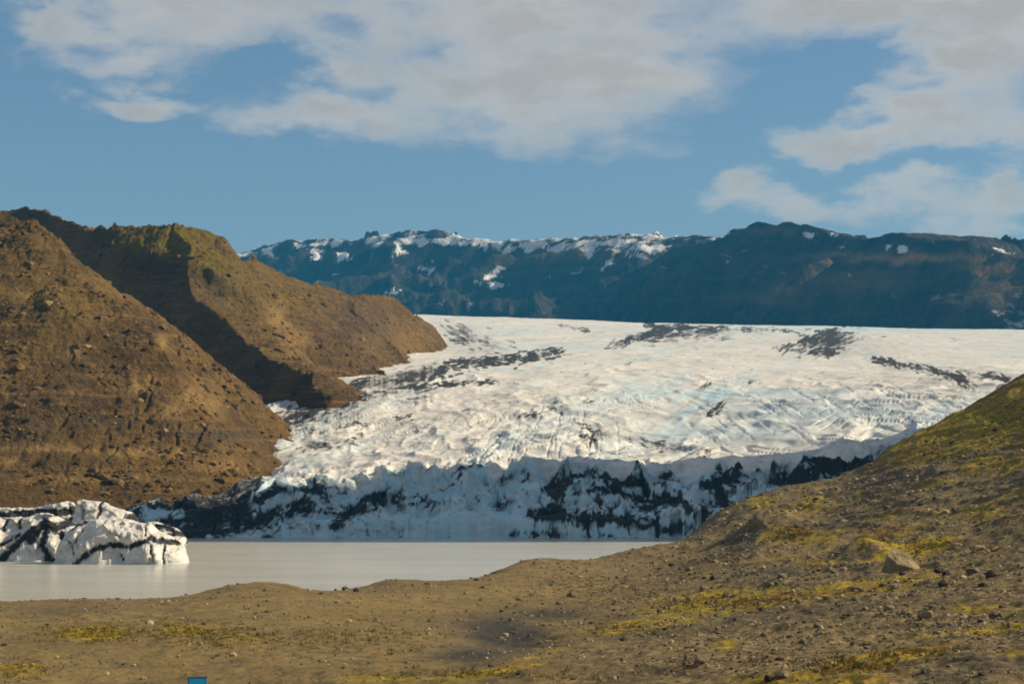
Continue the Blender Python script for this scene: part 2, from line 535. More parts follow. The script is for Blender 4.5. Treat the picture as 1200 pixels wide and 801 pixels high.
# a low valley floor under everything, out to the horizon
base = mesh_np('valley_floor', np.array([[-9000, -900, -7.5], [9000, -900, -7.5], [9000, 9500, -7.5], [-9000, 9500, -7.5]], float), quads=[[0, 1, 2, 3]], mat=M_GREY)
tag(base, kind='structure')

lake = mesh_np('lake_water', np.array([[-520, 180, 0], [330, 180, 0], [330, 720, 0], [-520, 720, 0]], float), quads=[[0, 1, 2, 3]], mat=M_WATER)
tag(lake, kind='structure')


# ================================================================== GLACIER
gc = []
for row in [
    (-150, 610, 690), (0, 598, 690), (100, 592, 690), (200, 584, 690), (270, 578, 690), (330, 564, 690), (380, 560, 690), (440, 556, 690), (490, 548, 690), (528, 540, 690), (570, 552, 690), (600, 543, 690),
    (660, 542, 690), (720, 545, 690), (800, 545, 690), (850, 545, 690), (900, 540, 690), (950, 540, 690), (1000, 528, 690), (1100, 515, 690), (1250, 500, 690), (1450, 480, 690),
    (200, 545, 860), (315, 512, 860), (430, 512, 860), (520, 505, 860), (600, 503, 860), (700, 505, 860), (800, 508, 860), (900, 492, 860), (1000, 478, 860), (1200, 465, 860), (1450, 450, 860),
    (200, 470, 1100), (430, 456, 1100), (600, 456, 1100), (700, 455, 1100), (800, 455, 1100), (900, 456, 1100), (1000, 452, 1100), (1200, 446, 1100), (1450, 440, 1100),
    (300, 425, 1500), (500, 422, 1500), (700, 424, 1500), (900, 424, 1500), (1100, 422, 1500), (1450, 418, 1500),
    (400, 397, 2000), (600, 400, 2000), (900, 404, 2000), (1200, 404, 2000), (1450, 404, 2000),
    (400, 380, 2700), (650, 386, 2700), (900, 390, 2700), (1200, 393, 2700), (1500, 394, 2700),
    (400, 367, 3500), (500, 369, 3500), (650, 374, 3500), (800, 379, 3500), (1000, 383, 3500), (1200, 387, 3500), (1500, 390, 3500),
    (400, 377, 4600), (800, 388, 4600), (1200, 397, 4600), (1500, 400, 4600)]:
    gc.append(row)
G = np.array(gc, float)
_gl = tps(np.stack([G[:, 0] / 260.0, np.log2(G[:, 2]) * 2.5], 1), G[:, 1])


def glacier_front_y(px):
    return 640 + 5 * fbm(px / 70, px * 0 + .5, 4, 31) + 4 * perlin(px / 230, px * 0 + 9.3, 32)


def glacier_surf(px, Y):
    p = np.clip(px, -160, 1460)
    py = _gl(p / 260.0, np.log2(np.maximum(Y, 690)) * 2.5)
    return HC - (py - HY) / F * np.maximum(Y, 690)


pxs = pxcols(-400, 1900, 1.15, n_out=70)
Ys = np.concatenate([np.linspace(624, 705, 270, endpoint=False), np.geomspace(705, 4600, 560)])
PX, YY = np.meshgrid(pxs, Ys)
X = wx(PX, YY)
lip = glacier_surf(PX, YY)
yf = glacier_front_y(PX)
rel = YY - yf                                       # metres behind the water line
# front: a calved cliff at the water, then a broken slope of slanting ridges up to the lip
FD = 68.0
ca, sa = math.cos(.6), math.sin(.6)
u1 = X * ca + YY * sa * .8; v1 = -X * sa + YY * ca
u2 = X * ca - YY * sa * .8; v2 = X * sa + YY * ca
wob = fbm(X / 24, YY / 24, 3, 44)
r1 = ridged(u1 / 21 + .35 * wob, v1 / 60, 5, 41, gain=.55)
r2 = ridged(u2 / 27 + .35 * wob, v2 / 70, 5, 43, gain=.55)
rr = np.maximum(r1 * (1 - .25 * sstep(-.2, .3, wob)), r2 * (.85 + .2 * sstep(-.2, .3, wob)))
f1, f2, fid = worley(X / 10 + .3 * wob, YY / 16 + .25 * wob, 47)
crack = np.exp(-((f2 - f1) / 0.05) ** 2)
cliff_h = np.clip(5.2 + 3.0 * perlin(PX / 80, PX * 0 + 4.4, 33) + 2.6 * (fid - .5), 1.5, 8.5) * (.15 + .85 * sstep(300, 430, PX)) + .8
cliff_h = np.minimum(cliff_h, 0.5 * lip)
edge = sstep(-0.6, 2.2, rel + 2.2 * (fid - .5) + 1.2 * wob)
tcl = np.clip(rel / FD, 0, 1)
zf = cliff_h * edge + (lip - cliff_h) * tcl ** 0.8 * edge
amp = sstep(2, 16, rel) * (1 - .75 * sstep(52, 75, rel)) * (1 - sstep(80, 110, rel)) * np.clip(lip / 20, .3, 1.1)
zf = zf + amp * (7.0 * (rr - 1.15) + 1.2 * (fid - .5)) + .35 * fbm(X / 2.4, YY / 3.2, 4, 52) * edge * (1 - sstep(50, 70, rel))
zf = zf - 1.4 * crack * edge * (1 - sstep(30, 60, rel))
zf = np.where(rel > -.5, np.maximum(zf, np.minimum(cliff_h * edge * .9, zf + 3)), zf)
zf = np.where(rel < -2.5, -6 + 6 * sstep(-12, -2.5, rel), zf)
# upper ice: crevasses and folds, calmer with distance
up = sstep(50, 78, rel)
calm = 1 / (1 + (np.maximum(YY - 690, 0) / 260.0) ** 1.5)
lowleft = sstep(900, 500, PX) * sstep(1250, 800, YY)
ripple = ridged(X / 13 + 0.6 * fbm(X / 60, YY / 90, 3, 55), YY / 60 + X / 50, 5, 56) - 1.0
cr = np.exp(-(np.abs(perlin((X - .55 * YY) / 11, (YY + .4 * X) / 95, 57)) / 0.07) ** 2)
cr2 = np.exp(-(np.abs(perlin((X + .35 * YY) / 15 + .5 * fbm(X / 40, YY / 60, 2, 58), (YY - .2 * X) / 80, 59)) / 0.06) ** 2)
dz = calm * (0.6 * ripple * (0.10 + 1.1 * lowleft) + (.04 + .14 * lowleft) * fbm(X / 5, YY / 9, 4, 60)) - calm * 1.6 * (cr * sstep(-.1, .4, perlin(X / 60, YY / 120, 62)) + cr2 * sstep(0, .5, perlin(X / 70, YY / 140, 63)))
dz = dz + (1.6 * (ridged(X / 42 + .5 * fbm(X / 60, YY / 90, 3, 151), YY / 120 + X / 90, 3, 152) - 1) + 1.2 * fbm(X / 28, YY / 60, 4, 153)) * sstep(40, 120, rel) * (.25 + .75 * sstep(1500, 900, YY))
dz = dz + 3.5 * fbm(X / 160, YY / 300, 3, 64) * sstep(760, 1000, YY) * (1 - .5 * sstep(2000, 3400, YY)) * .7
Zg = zf + up * dz


gpx, gpy = in_img(X, YY, Zg)
rl = random.Random(5)
cl_ = []
for i in range(22):      # fan of crevasses on the hump left of the middle
    x0 = 585 + 125 * i / 21 + rl.uniform(-14, 14); y0 = 480 + 8 * abs(i - 12) / 12 + rl.uniform(-8, 26)
    bend = -34 + 40 * i / 21
    n = rl.uniform(.35, 1.0); bend = bend - 8 + rl.uniform(-12, 8)
    cl_.append((rl.uniform(.7, 1.3), rl.uniform(.35, .8), [(x0, y0), (x0 + bend * .35 * n, y0 + 16 * n), (x0 + bend * .85 * n, y0 + 34 * n), (x0 + bend * n, y0 + 56 * n)]))
for i in range(60):      # slanting crevasses on the right shoulder
    x0 = rl.uniform(790, 1130); y0 = rl.uniform(447, 500) - (x0 - 950) * .05
    n = rl.uniform(.5, 1.3)
    cl_.append((rl.uniform(.6, 1.1), rl.uniform(.3, .75), [(x0, y0), (x0 + 17 * n, y0 + 8 * n), (x0 + 36 * n, y0 + 22 * n)]))
for i in range(46):      # arcs on the dirty lower left tongue
    x0 = rl.uniform(340, 600); y0 = rl.uniform(448, 535)
    n = rl.uniform(.5, 1.2); u = rl.choice((-1, 1))
    cl_.append((rl.uniform(.7, 1.3), rl.uniform(.3, .7), [(x0, y0), (x0 + 12 * n, y0 - 5 * n * u), (x0 + 26 * n, y0 - 7 * n), (x0 + 42 * n, y0 - 4 * n - 4)]))
for i in range(50):      # faint streaks higher up
    x0 = rl.uniform(540, 1180); y0 = rl.uniform(396, 455)
    n = rl.uniform(.4, 1.5)
    cl_.append((rl.uniform(.5, .9), rl.uniform(.25, .6), [(x0, y0), (x0 + 14 * n, y0 - 2 * n), (x0 + 30 * n, y0 - 6 * n)]))
groove = strokes(gpx + 2.5 * fbm(X / 18, YY / 30, 3, 91), gpy + 1.5 * fbm(X / 18 + 7, YY / 30, 3, 92), cl_) * up
Zg = Zg - 0.6 * groove
ds = YY / 700.0
wpx = gpx + 10 * fbm(X / (9 * ds), YY / (30 * ds), 6, 81, gain=.68)
wpy = gpy + (2.2 + 2.2 * up) * fbm(X / (7 * ds), YY / (26 * ds), 6, 82, gain=.72)
ash_lines = [
    (4.5, 1.0, [(525, 428), (560, 424), (600, 421), (660, 411)]), (3.2, 1.0, [(715, 406), (745, 397), (780, 386), (810, 383)]), (2.2, .8, [(755, 381), (800, 384), (860, 385), (930, 388)]),
    (1.6, .7, [(655, 380), (690, 388)]), (6, 1.0, [(950, 404), (965, 393), (985, 390)]), (4, 1.0, [(955, 414), (980, 411)]), (3.5, .9, [(915, 408), (925, 402)]),
    (2.6, 1.0, [(1020, 421), (1060, 428), (1105, 437), (1130, 445)]), (3.6, 1.0, [(1122, 440), (1135, 455)]), (3, .9, [(1155, 440), (1195, 446)]),
    (2.4, .75, [(330, 492), (380, 478), (440, 462), (470, 455), (500, 452), (560, 448), (580, 446)]), (3.5, .55, [(360, 470), (400, 455), (470, 440), (520, 432)]), (1.6, .7, [(605, 488), (650, 480), (700, 506)]),
    (1.4, .7, [(635, 473), (660, 470), (665, 476), (640, 478)]), (2.2, .8, [(830, 485), (848, 472)]), (1.5, .7, [(715, 482), (722, 479)]), (1.4, .7, [(735, 427), (740, 424)]),
    (2.0, .65, [(690, 520), (700, 505), (720, 508), (755, 522)]), (1.4, .55, [(540, 381), (552, 388)]), (2.0, .5, [(530, 396), (548, 402)]), (1.5, .7, [(822, 455), (832, 448)]), (1.5, .7, [(870, 452), (885, 445)]),
    (2.4, .7, [(450, 492), (478, 487)]), (1.3, .6, [(370, 508), (420, 495), (450, 505), (490, 490)]), (1.0, .7, [(690, 470), (700, 471)]), (1.2, .6, [(1085, 375), (1100, 377)])]
ds = YY / 700.0
rd = random.Random(21)
dashes = []


def dash_along(w, sst, pts, dens_):
    for (p, q) in zip(pts[:-1], pts[1:]):
        L = math.hypot(q[0] - p[0], q[1] - p[1])
        for _ in range(max(1, int(L * dens_ * (w / 2.5)))):
            t = rd.random(); g = rd.gauss(0, w * .75)
            x = p[0] + t * (q[0] - p[0]) + rd.gauss(0, w * 1.2); y = p[1] + t * (q[1] - p[1]) + g
            ln = rd.uniform(1.2, 5) + rd.expovariate(1 / 2.0); sl = rd.gauss((q[1] - p[1]) / (L + .1), .18)
            dashes.append((rd.uniform(.45, 1.0) + .1 * w, min(1.1, sst * rd.uniform(.6, 1.2)), x - ln / 2, y - sl * ln / 2, x + ln / 2, y + sl * ln / 2))


for (w_, s_, p_) in ash_lines:
    dash_along(w_, s_, p_, 1.15)
for (w_, s_, p_, k_) in [(9, .55, [(318, 497), (370, 474), (430, 452), (520, 434)], .5), (6, .5, [(330, 505), (420, 478), (500, 462)], .4), (8, .45, [(530, 385), (560, 400), (600, 405)], .4), (7, .5, [(340, 530), (400, 515), (470, 500)], .3),
                      (9, .5, [(940, 408), (1000, 396)], .6), (6, .45, [(740, 398), (860, 388)], .5), (6, .45, [(1040, 425), (1150, 446)], .4), (5, .4, [(840, 480), (900, 450)], .25), (4, .6, [(690, 512), (720, 506), (770, 520), (830, 530)], .6)]:
    dash_along(w_, s_, p_, k_)
for _ in range(260):
    x = rd.uniform(340, 1190); y = rd.uniform(392, 530); ln = rd.uniform(1, 7)
    dashes.append((rd.uniform(.35, .7), rd.uniform(.25, .7), x, y, x + ln, y + rd.gauss(-.1, .22) * ln))
deb = np.zeros_like(gpx)
colx = pxs
wy_ = gpy + .8 * fbm(X / (4 * ds), YY / (20 * ds), 3, 188)
for (w_, s_, x0, y0, x1, y1) in dashes:
    m_ = 3 * w_ + 1
    j0 = int(np.searchsorted(colx, min(x0, x1) - m_)); j1 = int(np.searchsorted(colx, max(x0, x1) + m_))
    if j1 <= j0:
        continue
    sx0 = gpx[:, j0:j1]; sy0 = wy_[:, j0:j1]
    rows = np.nonzero((sy0.min(1) < max(y0, y1) + m_) & (sy0.max(1) > min(y0, y1) - m_))[0]
    if not len(rows):
        continue
    r0, r1 = rows[0], rows[-1] + 1
    d_, _, _ = seg_d(sx0[r0:r1], sy0[r0:r1], [(x0, y0), (x1, y1)])
    deb[r0:r1, j0:j1] = np.maximum(deb[r0:r1, j0:j1], s_ * np.exp(-(d_ / w_) ** 2))
pat = fbm(X / (7.0 * ds), YY / (16 * ds), 5, 86, gain=.7)
deb = deb * (1.0 + .5 * pat) + 0.17 * sstep(.1, .9, fbm(X / 60, YY / 110, 5, 83)) + blobs(gpx, gpy, [(545, 400, 26, 22, .32), (370, 480, 70, 14, .30, -.4), (470, 445, 80, 10, .33, -.12), (985, 400, 30, 14, .3), (780, 392, 60, 8, .3), (1140, 440, 40, 10, .25)])
# debris on the shaded front: folded dark bands
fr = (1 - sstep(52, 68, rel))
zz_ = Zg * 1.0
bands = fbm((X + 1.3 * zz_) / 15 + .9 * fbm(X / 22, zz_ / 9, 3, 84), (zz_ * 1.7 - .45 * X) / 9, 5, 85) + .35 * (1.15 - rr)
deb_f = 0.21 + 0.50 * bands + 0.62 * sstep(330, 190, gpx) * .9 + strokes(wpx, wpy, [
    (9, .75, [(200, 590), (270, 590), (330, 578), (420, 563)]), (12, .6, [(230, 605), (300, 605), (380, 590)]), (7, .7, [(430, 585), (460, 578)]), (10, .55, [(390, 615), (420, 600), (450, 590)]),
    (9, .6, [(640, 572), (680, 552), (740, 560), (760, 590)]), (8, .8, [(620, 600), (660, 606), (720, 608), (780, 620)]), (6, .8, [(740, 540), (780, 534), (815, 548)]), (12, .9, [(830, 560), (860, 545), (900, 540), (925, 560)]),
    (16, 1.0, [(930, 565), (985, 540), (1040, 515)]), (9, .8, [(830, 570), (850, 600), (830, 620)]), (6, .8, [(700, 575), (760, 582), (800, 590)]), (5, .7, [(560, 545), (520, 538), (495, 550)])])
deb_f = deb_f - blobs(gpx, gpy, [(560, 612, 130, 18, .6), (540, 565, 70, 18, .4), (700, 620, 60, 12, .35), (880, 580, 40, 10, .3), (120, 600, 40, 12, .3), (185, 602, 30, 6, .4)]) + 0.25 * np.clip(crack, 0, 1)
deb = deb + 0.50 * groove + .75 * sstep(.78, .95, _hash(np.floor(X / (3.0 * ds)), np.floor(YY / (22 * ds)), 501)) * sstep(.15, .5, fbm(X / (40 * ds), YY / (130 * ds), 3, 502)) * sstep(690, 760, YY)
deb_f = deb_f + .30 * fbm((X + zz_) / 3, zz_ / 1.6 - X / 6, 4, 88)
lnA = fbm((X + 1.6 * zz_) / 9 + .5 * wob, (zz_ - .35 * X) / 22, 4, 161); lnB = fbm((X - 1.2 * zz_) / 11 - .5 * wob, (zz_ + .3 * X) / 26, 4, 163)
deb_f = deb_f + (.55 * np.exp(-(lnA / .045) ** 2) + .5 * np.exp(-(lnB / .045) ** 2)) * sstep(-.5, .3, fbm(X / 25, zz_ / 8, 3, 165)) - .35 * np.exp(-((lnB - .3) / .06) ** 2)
deb = deb + .75 * sstep(345, 290, gpx + 14 * pat) * (1 - sstep(75, 110, rel + 20 * pat))
patf = fbm((X + .4 * zz_) / 4.5, zz_ / 2.6, 5, 186, gain=.65)
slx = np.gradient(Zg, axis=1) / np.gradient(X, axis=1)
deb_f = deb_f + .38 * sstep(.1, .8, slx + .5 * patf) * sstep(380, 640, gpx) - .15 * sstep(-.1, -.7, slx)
lipd = strokes(wpx, wpy, [(7, .55, [(330, 566), (400, 560), (460, 556)]), (4, .6, [(500, 549), (528, 541), (545, 547)]), (4, .5, [(580, 548), (605, 542)]), (6, .6, [(640, 545), (700, 540), (760, 536), (820, 545)]), (7, .6, [(840, 545), (900, 535), (960, 540)])])
deb_f = np.maximum(deb_f, lipd * (1 + .6 * patf))
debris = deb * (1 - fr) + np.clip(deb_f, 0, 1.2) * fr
dirt = np.clip(0.35 + .6 * groove + blobs(gpx, gpy, [(400, 468, 100, 16, .9, -.3), (345, 530, 40, 30, .6), (480, 500, 90, 30, .5), (540, 400, 40, 26, .5), (990, 405, 50, 16, .5), (780, 395, 80, 10, .5), (1120, 450, 60, 14, .5)]) + 0.4 * lowleft + 0.5 * fbm(X / 90, YY / 160, 4, 87) + .35 * cr + .35 * cr2, 0, 1) * (1 - .3 * sstep(1500, 3000, YY))
flow = X - .235 * (YY - 1400) * sstep(1250, 900, gpx) + .12 * (YY - 1400) * sstep(900, 1250, gpx) + 14 * fbm(X / 120, YY / 300, 3, 171)
fl1 = fbm(flow / 9, YY / 420, 5, 172, gain=.6); fl2 = fbm(flow / 26, YY / 700, 4, 174)
dirt = np.clip(dirt + 1.0 * sstep(.12, .6, fl1) * sstep(-.2, .4, fl2), 0, 1.3)
bl_up = .26 * sstep(.1, .6, fl2) + .24 * sstep(.25, .7, fbm(flow / 14 + 40, YY / 300, 4, 176))
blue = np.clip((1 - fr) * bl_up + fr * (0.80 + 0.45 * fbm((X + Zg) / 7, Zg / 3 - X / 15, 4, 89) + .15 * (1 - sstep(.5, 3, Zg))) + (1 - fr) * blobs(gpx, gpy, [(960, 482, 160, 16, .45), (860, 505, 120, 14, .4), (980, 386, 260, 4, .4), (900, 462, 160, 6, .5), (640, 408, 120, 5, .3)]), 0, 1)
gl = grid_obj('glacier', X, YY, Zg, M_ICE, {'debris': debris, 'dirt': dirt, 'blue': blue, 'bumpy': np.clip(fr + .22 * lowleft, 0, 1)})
tag(gl, kind='structure')


# ================================================================== LEFT HILLSIDE
def ridge3(pts):
    return [(wx(p, Y), Y, wz(q, Y)) for (p, q, Y) in pts]


RA = ridge3([(-330, 190, 1050), (-160, 215, 1000), (-60, 228, 960), (0, 246, 930), (44, 264, 905), (80, 299, 880), (108, 333, 860), (142, 363, 840), (174, 397, 815), (206, 429, 795), (226, 467, 775), (236, 500, 757), (245, 527, 745), (250, 554, 735)])
RB1 = ridge3([(-400, 200, 1500), (-150, 235, 1500), (-40, 245, 1480), (5, 240, 1480), (22, 237, 1480), (55, 250, 1450), (95, 266, 1400), (140, 263, 1350)])
RB = ridge3([(140, 263, 1350), (170, 261, 1330), (205, 262, 1300), (226, 279, 1330), (260, 292, 1400), (300, 305, 1480), (350, 325, 1560)])
RB3 = ridge3([(350, 325, 1560), (400, 342, 1640), (440, 345, 1700), (465, 352, 1750), (490, 370, 1800), (510, 386, 1840), (524, 410, 1850)])
RC = ridge3([(205, 264, 1300), (215, 300, 1235), (229, 335, 1200), (256, 361, 1170), (293, 402, 1125), (320, 419, 1090), (345, 435, 1055), (358, 452, 1020)])
RC2 = ridge3([(95, 266, 1400), (162, 286, 1310), (215, 306, 1240)])
RD = ridge3([(300, 307, 1480), (322, 345, 1400), (345, 385, 1330), (375, 415, 1280), (410, 435, 1250)])
RE = ridge3([(400, 343, 1640), (425, 375, 1560), (455, 405, 1480), (480, 425, 1450)])


def hill_z(X, Y):
    wxn = X + 7 * fbm(X / 80, Y / 80, 3, 101); wyn = Y + 7 * fbm(X / 80 + 40, Y / 80, 3, 102)
    z = np.full_like(X, -40.0)
    d2, _, s2 = seg_d(wxn, wyn, [(RC2[0][0] - 150, RC2[0][1] + 250)] + [p[:2] for p in RC2[1:]] + [p[:2] for p in RC[2:]])
    gul = sstep(0, -50, s2) * sstep(420, 260, d2)
    for (R, kn, kf, k) in ((RA, 0.55, 0.8, 5), (RB1, 1.25, 1.0, 5), (RB, 0.70, 0.95, 6), (RB3, 1.05, 0.6, 5), (RC, 1.3, 0.75, 3), (RC2, 1.3, 0.72, 3), (RD, 0.66, 0.9, 7), (RE, 0.62, 0.95, 8)):
        d, zz, side = seg_d(wxn, wyn, R)
        # side<0: towards the camera / lagoon side of the crest as it runs to the right
        nearw = sstep(.45, -.45, side / np.maximum(d, .5))
        kk = kf + (kn - kf) * nearw
        if R is RB or R is RB1:
            kk = kk + (1.9 - kk) * nearw * gul
        fall = kk * d
        if R is RC or R is RC2:      # rounded shoulder on the sunny side, then steep
            fall = kn * d * nearw + np.where(d < 30, .22 * d, 6.6 + 1.0 * (d - 30)) * (1 - nearw)
        hz_ = zz - fall
        if R is RA:      # the crest bends: take the highest flank, not the nearest
            for i_ in range(len(R) - 1):
                d, zz, side = seg_d(wxn, wyn, R[i_:i_ + 2])
                hz_ = smax(hz_, zz - (kf + (kn - kf) * sstep(.45, -.45, side / np.maximum(d, .5))) * d, 3)
        z = smax(z, hz_, k)
    return z


pxs = pxcols(-900, 620, 1.2, b=560, n_out=70)
Ys = np.concatenate([np.geomspace(560, 960, 380, endpoint=False), np.geomspace(960, 1950, 420, endpoint=False), np.geomspace(1950, 2600, 40)])
PX, YY = np.meshgrid(pxs, Ys)
X = wx(PX, YY)
Z0 = hill_z(X, YY)
# terraces: eroded lava benches across the slope
lev = Z0 + 3.5 * fbm(X / 60, YY / 60, 4, 111)
st = lev / 11.0
terr = (np.floor(st) + sstep(0.25, 0.8, st - np.floor(st)) - st) * 11.0
rg = ridged(X / 48 + .3 * fbm(X / 40, YY / 40, 3, 112), YY / 48, 6, 113) - 1.0
sc = sstep(5, 40, Z0)
Z = Z0 + sc * (0.15 * terr + 3.2 * fbm(X / 60, YY / 60, 4, 119) + 1.1 * rg * sstep(30, 90, Z0) + 0.4 * rg + 0.42 * fbm(X / 7, YY / 7, 5, 114))
bf1, bf2, bidd = worley(X / 8, YY / 8, 117)
Z = Z + sc * 1.3 * sstep(.75, .95, bidd) * np.clip(1 - bf1 * 2, 0, 1)
cf1, cf2, cid3 = worley(X / 26 + .5 * fbm(X / 20, YY / 20, 3, 131), YY / 26 + .5 * fbm(X / 20 + 5, YY / 20, 3, 132), 133)
Z = Z + sc * (1.7 * (cid3 - .5) * sstep(0.02, .22, cf2 - cf1) - 1.6 * np.exp(-((cf2 - cf1) / .08) ** 2)) * (.35 + .65 * sstep(-.1, .5, fbm(X / 90, YY / 90, 3, 134)))
df1, df2, did = worley(X / 5.5 + .4 * fbm(X / 6, YY / 6, 2, 135), YY / 5.5, 136)
Z = Z + sc * 0.6 * (did - .5) * sstep(0, .3, df2 - df1)
l2 = (Z + 2.0 * fbm(X / 40, YY / 40, 4, 137)) / 4.2
Z = Z + sc * (np.floor(l2) + sstep(.3, .75, l2 - np.floor(l2)) - l2) * 4.2 * .22 * sstep(-.3, .4, fbm(X / 60, YY / 60, 3, 138))
Z = Z + sc * .5 * fbm(X / 3, YY / 3, 4, 139)
# low bench by the ice
ben = 16 + 5 * fbm(X / 45, YY / 60, 4, 118)
Z = np.where(YY < 830, smax(Z, np.minimum(ben, 0.16 * (YY - 690)) * sstep(-60, -92, X), 3), Z)
Z = Z - 14 * (1 - sstep(630, 705, YY))
Z = np.where((X > -58) & (YY < 900), -40, Z)
gpx, gpy = in_img(X, YY, Z)
tan_ = blobs(gpx, gpy, [(90, 412, 10, 8, 1), (165, 452, 16, 9, 1), (190, 402, 8, 10, .9), (228, 465, 22, 16, .8), (200, 480, 20, 10, .7), (250, 470, 14, 20, .7), (130, 340, 30, 30, .3), (40, 525, 50, 6, .9), (180, 530, 70, 6, .8), (260, 545, 40, 8, .7), (10, 540, 20, 6, .9), (325, 370, 14, 22, .8), (345, 400, 16, 16, .8), (480, 400, 25, 25, .35), (100, 560, 90, 6, .6), (30, 345, 20, 6, .7)])
moss_h = blobs(gpx, gpy, [(195, 280, 55, 18, 1.3), (240, 300, 50, 16, 1.2, .6), (150, 270, 30, 6, .8), (330, 345, 40, 20, .5), (60, 350, 60, 60, .3), (80, 330, 30, 20, .3), (300, 330, 30, 12, .4), (280, 350, 30, 30, .35)])
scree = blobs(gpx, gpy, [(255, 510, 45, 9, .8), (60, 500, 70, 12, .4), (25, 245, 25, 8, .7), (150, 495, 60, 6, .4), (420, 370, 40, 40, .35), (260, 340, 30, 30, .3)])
HILL = (X, YY, Z)
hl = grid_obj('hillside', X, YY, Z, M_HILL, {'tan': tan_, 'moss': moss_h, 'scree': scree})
tag(hl, kind='structure')


# ================================================================== FAR MOUNTAINS
def mountain(name, crest, pxr, Yr, nr, step, k_near, k_far, base_py, seed, snow_fn, ochre_fn, gull=1.0, cliff=None):
    R = ridge3(crest)
    pxs = np.arange(pxr[0], pxr[1], step)
    Ys = np.linspace(Yr[0], Yr[1], nr)
    PX, YY = np.meshgrid(pxs, Ys)
    X = wx(PX, YY)
    a = X + 90 * fbm(X / 600, YY / 600, 4, seed); b = YY + 90 * fbm(X / 600 + 9, YY / 600, 4, seed + 1)
    d, zz, side = seg_d(a, b, R)
    near = side < 0
    if cliff:
        fall = np.where(d < cliff[0], d * cliff[1], cliff[0] * cliff[1] + (d - cliff[0]) * k_near)
        bench = cliff[2] if len(cliff) > 2 else 0
        fall = fall - bench * np.exp(-((d - cliff[0] * 0.55) / (cliff[0] * .25)) ** 2)
    else:
        fall = k_near * d
    Z = zz - np.where(near, fall, k_far * d)
    g = ridged(X / 420 + .3 * fbm(X / 300, YY / 300, 3, seed + 3), YY / 420, 6, seed + 2) - 1.0
    am = sstep(20, 260, d)
    Z = Z + gull * (95 * g * am + 16 * fbm(X / 110, YY / 110, 5, seed + 5) + 14 * (ridged(X / 130, YY / 130, 4, seed + 7) - 1) * am)
    if not cliff:
        s = Z / 70.0 + .4 * fbm(X / 500, YY / 500, 3, seed + 6)
        Z = Z + (np.floor(s) + sstep(.2, .8, s - np.floor(s)) - s) * 26 * am
    ipx, ipy = in_img(X, YY, Z)
    ipx = ipx + 9 * fbm(X / 70, Z / 45 + YY / 200, 4, seed + 11, gain=.65); ipy = ipy + 5 * fbm(X / 60 + 7, Z / 45 + YY / 200, 4, seed + 12, gain=.65)
    o = grid_obj(name, X, YY, Z, M_MTN, {'snow': snow_fn(ipx, ipy, X, YY, Z, d, near), 'ochre': ochre_fn(ipx, ipy)})
    return tag(o, kind='structure')


def snow_left(px, py, X, Y, Z, d, near):
    s = blobs(px, py, [(373, 300, 7, 8, .8), (400, 302, 5, 12, .8, .4), (316, 300, 6, 7, .7), (470, 292, 8, 12, .9, .5), (490, 283, 20, 5, 1.1), (515, 282, 24, 4, 1.0), (545, 285, 20, 4, .8),
                       (500, 315, 4, 8, .7, .4), (572, 325, 16, 4, .9, -.5), (585, 334, 12, 4, .9), (635, 325, 12, 5, .8, -.4), (675, 318, 14, 4, .75, -.3), (705, 312, 5, 7, .7), (745, 300, 18, 4, .9, .1),
                       (760, 291, 30, 4, .8), (720, 285, 50, 4, .75), (590, 290, 14, 6, .7), (620, 290, 40, 4, .8), (650, 290, 40, 4, .75), (455, 343, 12, 3, .7), (520, 358, 12, 3, .6), (360, 287, 26, 4, .8), (440, 285, 10, 10, .6, .5), (285, 297, 20, 3, 1.2), (690, 296, 4, 10, .7)])
    return s + np.where(near, 0.85 * np.exp(-(d / 45.0) ** 2), 0.95) * 0.52 + .50 * fbm(X / 75, Y / 110, 5, 205) * np.exp(-(d / 260.0) ** 2) * sstep(1600, -200, X + 700) + .16 * sstep(.2, .9, fbm(X / 250, Y / 250, 4, 206))


def snow_right(px, py, X, Y, Z, d, near):
    return blobs(px, py, [(950, 275, 10, 5, 1.0), (978, 276, 7, 4, .9), (982, 290, 5, 2.5, 1), (1058, 292, 9, 3, .9), (1038, 290, 4, 3, .7), (855, 272, 8, 2.5, .8), (1178, 297, 9, 3, .8), (1165, 302, 8, 3, .7)])


def snow_back(px, py, X, Y, Z, d, near):
    return np.full_like(px, 0.95)


mountain('far_mountain', [(120, 310, 8200), (285, 296, 7900), (300, 291, 7600), (340, 285, 7400), (385, 279, 7200), (410, 282, 7100), (440, 273, 7000), (470, 269.5, 6900), (500, 274, 6800), (540, 281, 6700), (600, 281, 6550), (680, 278, 6350), (740, 276, 6200), (800, 276, 6050), (830, 281, 5980), (900, 290, 5850), (1000, 300, 5600)],
         (150, 1050, ), (4300, 8600), 420, 2.0, 0.50, 0.06, 380, 201, snow_left, lambda a, b: blobs(a, b, [(700, 300, 100, 8, .2)]), gull=0.75)
mountain('plateau_mountain', [(740, 330, 5900), (790, 292, 5700), (825, 281, 5500), (850, 270, 5350), (880, 263, 5250), (910, 261, 5150), (960, 266, 5000), (1000, 272, 4900), (1030, 275, 4850), (1060, 275, 4780), (1095, 270, 4700), (1118, 277, 4640), (1135, 287, 4590), (1160, 299, 4540), (1200, 307, 4450), (1300, 312, 4250), (1600, 320, 3800)],
         (700, 1800), (3300, 6200), 460, 2.0, 0.45, 0.05, 380, 231, snow_right,
         lambda a, b: blobs(a, b, [(1010, 300, 50, 4, .8), (1080, 302, 60, 5, 1.0), (1160, 316, 30, 6, .7), (915, 338, 16, 6, .55), (880, 350, 50, 8, .3), (900, 270, 30, 5, .35), (1000, 330, 60, 12, .3), (1180, 340, 30, 14, .3)]), gull=0.6, cliff=(330, 1.05, 60))
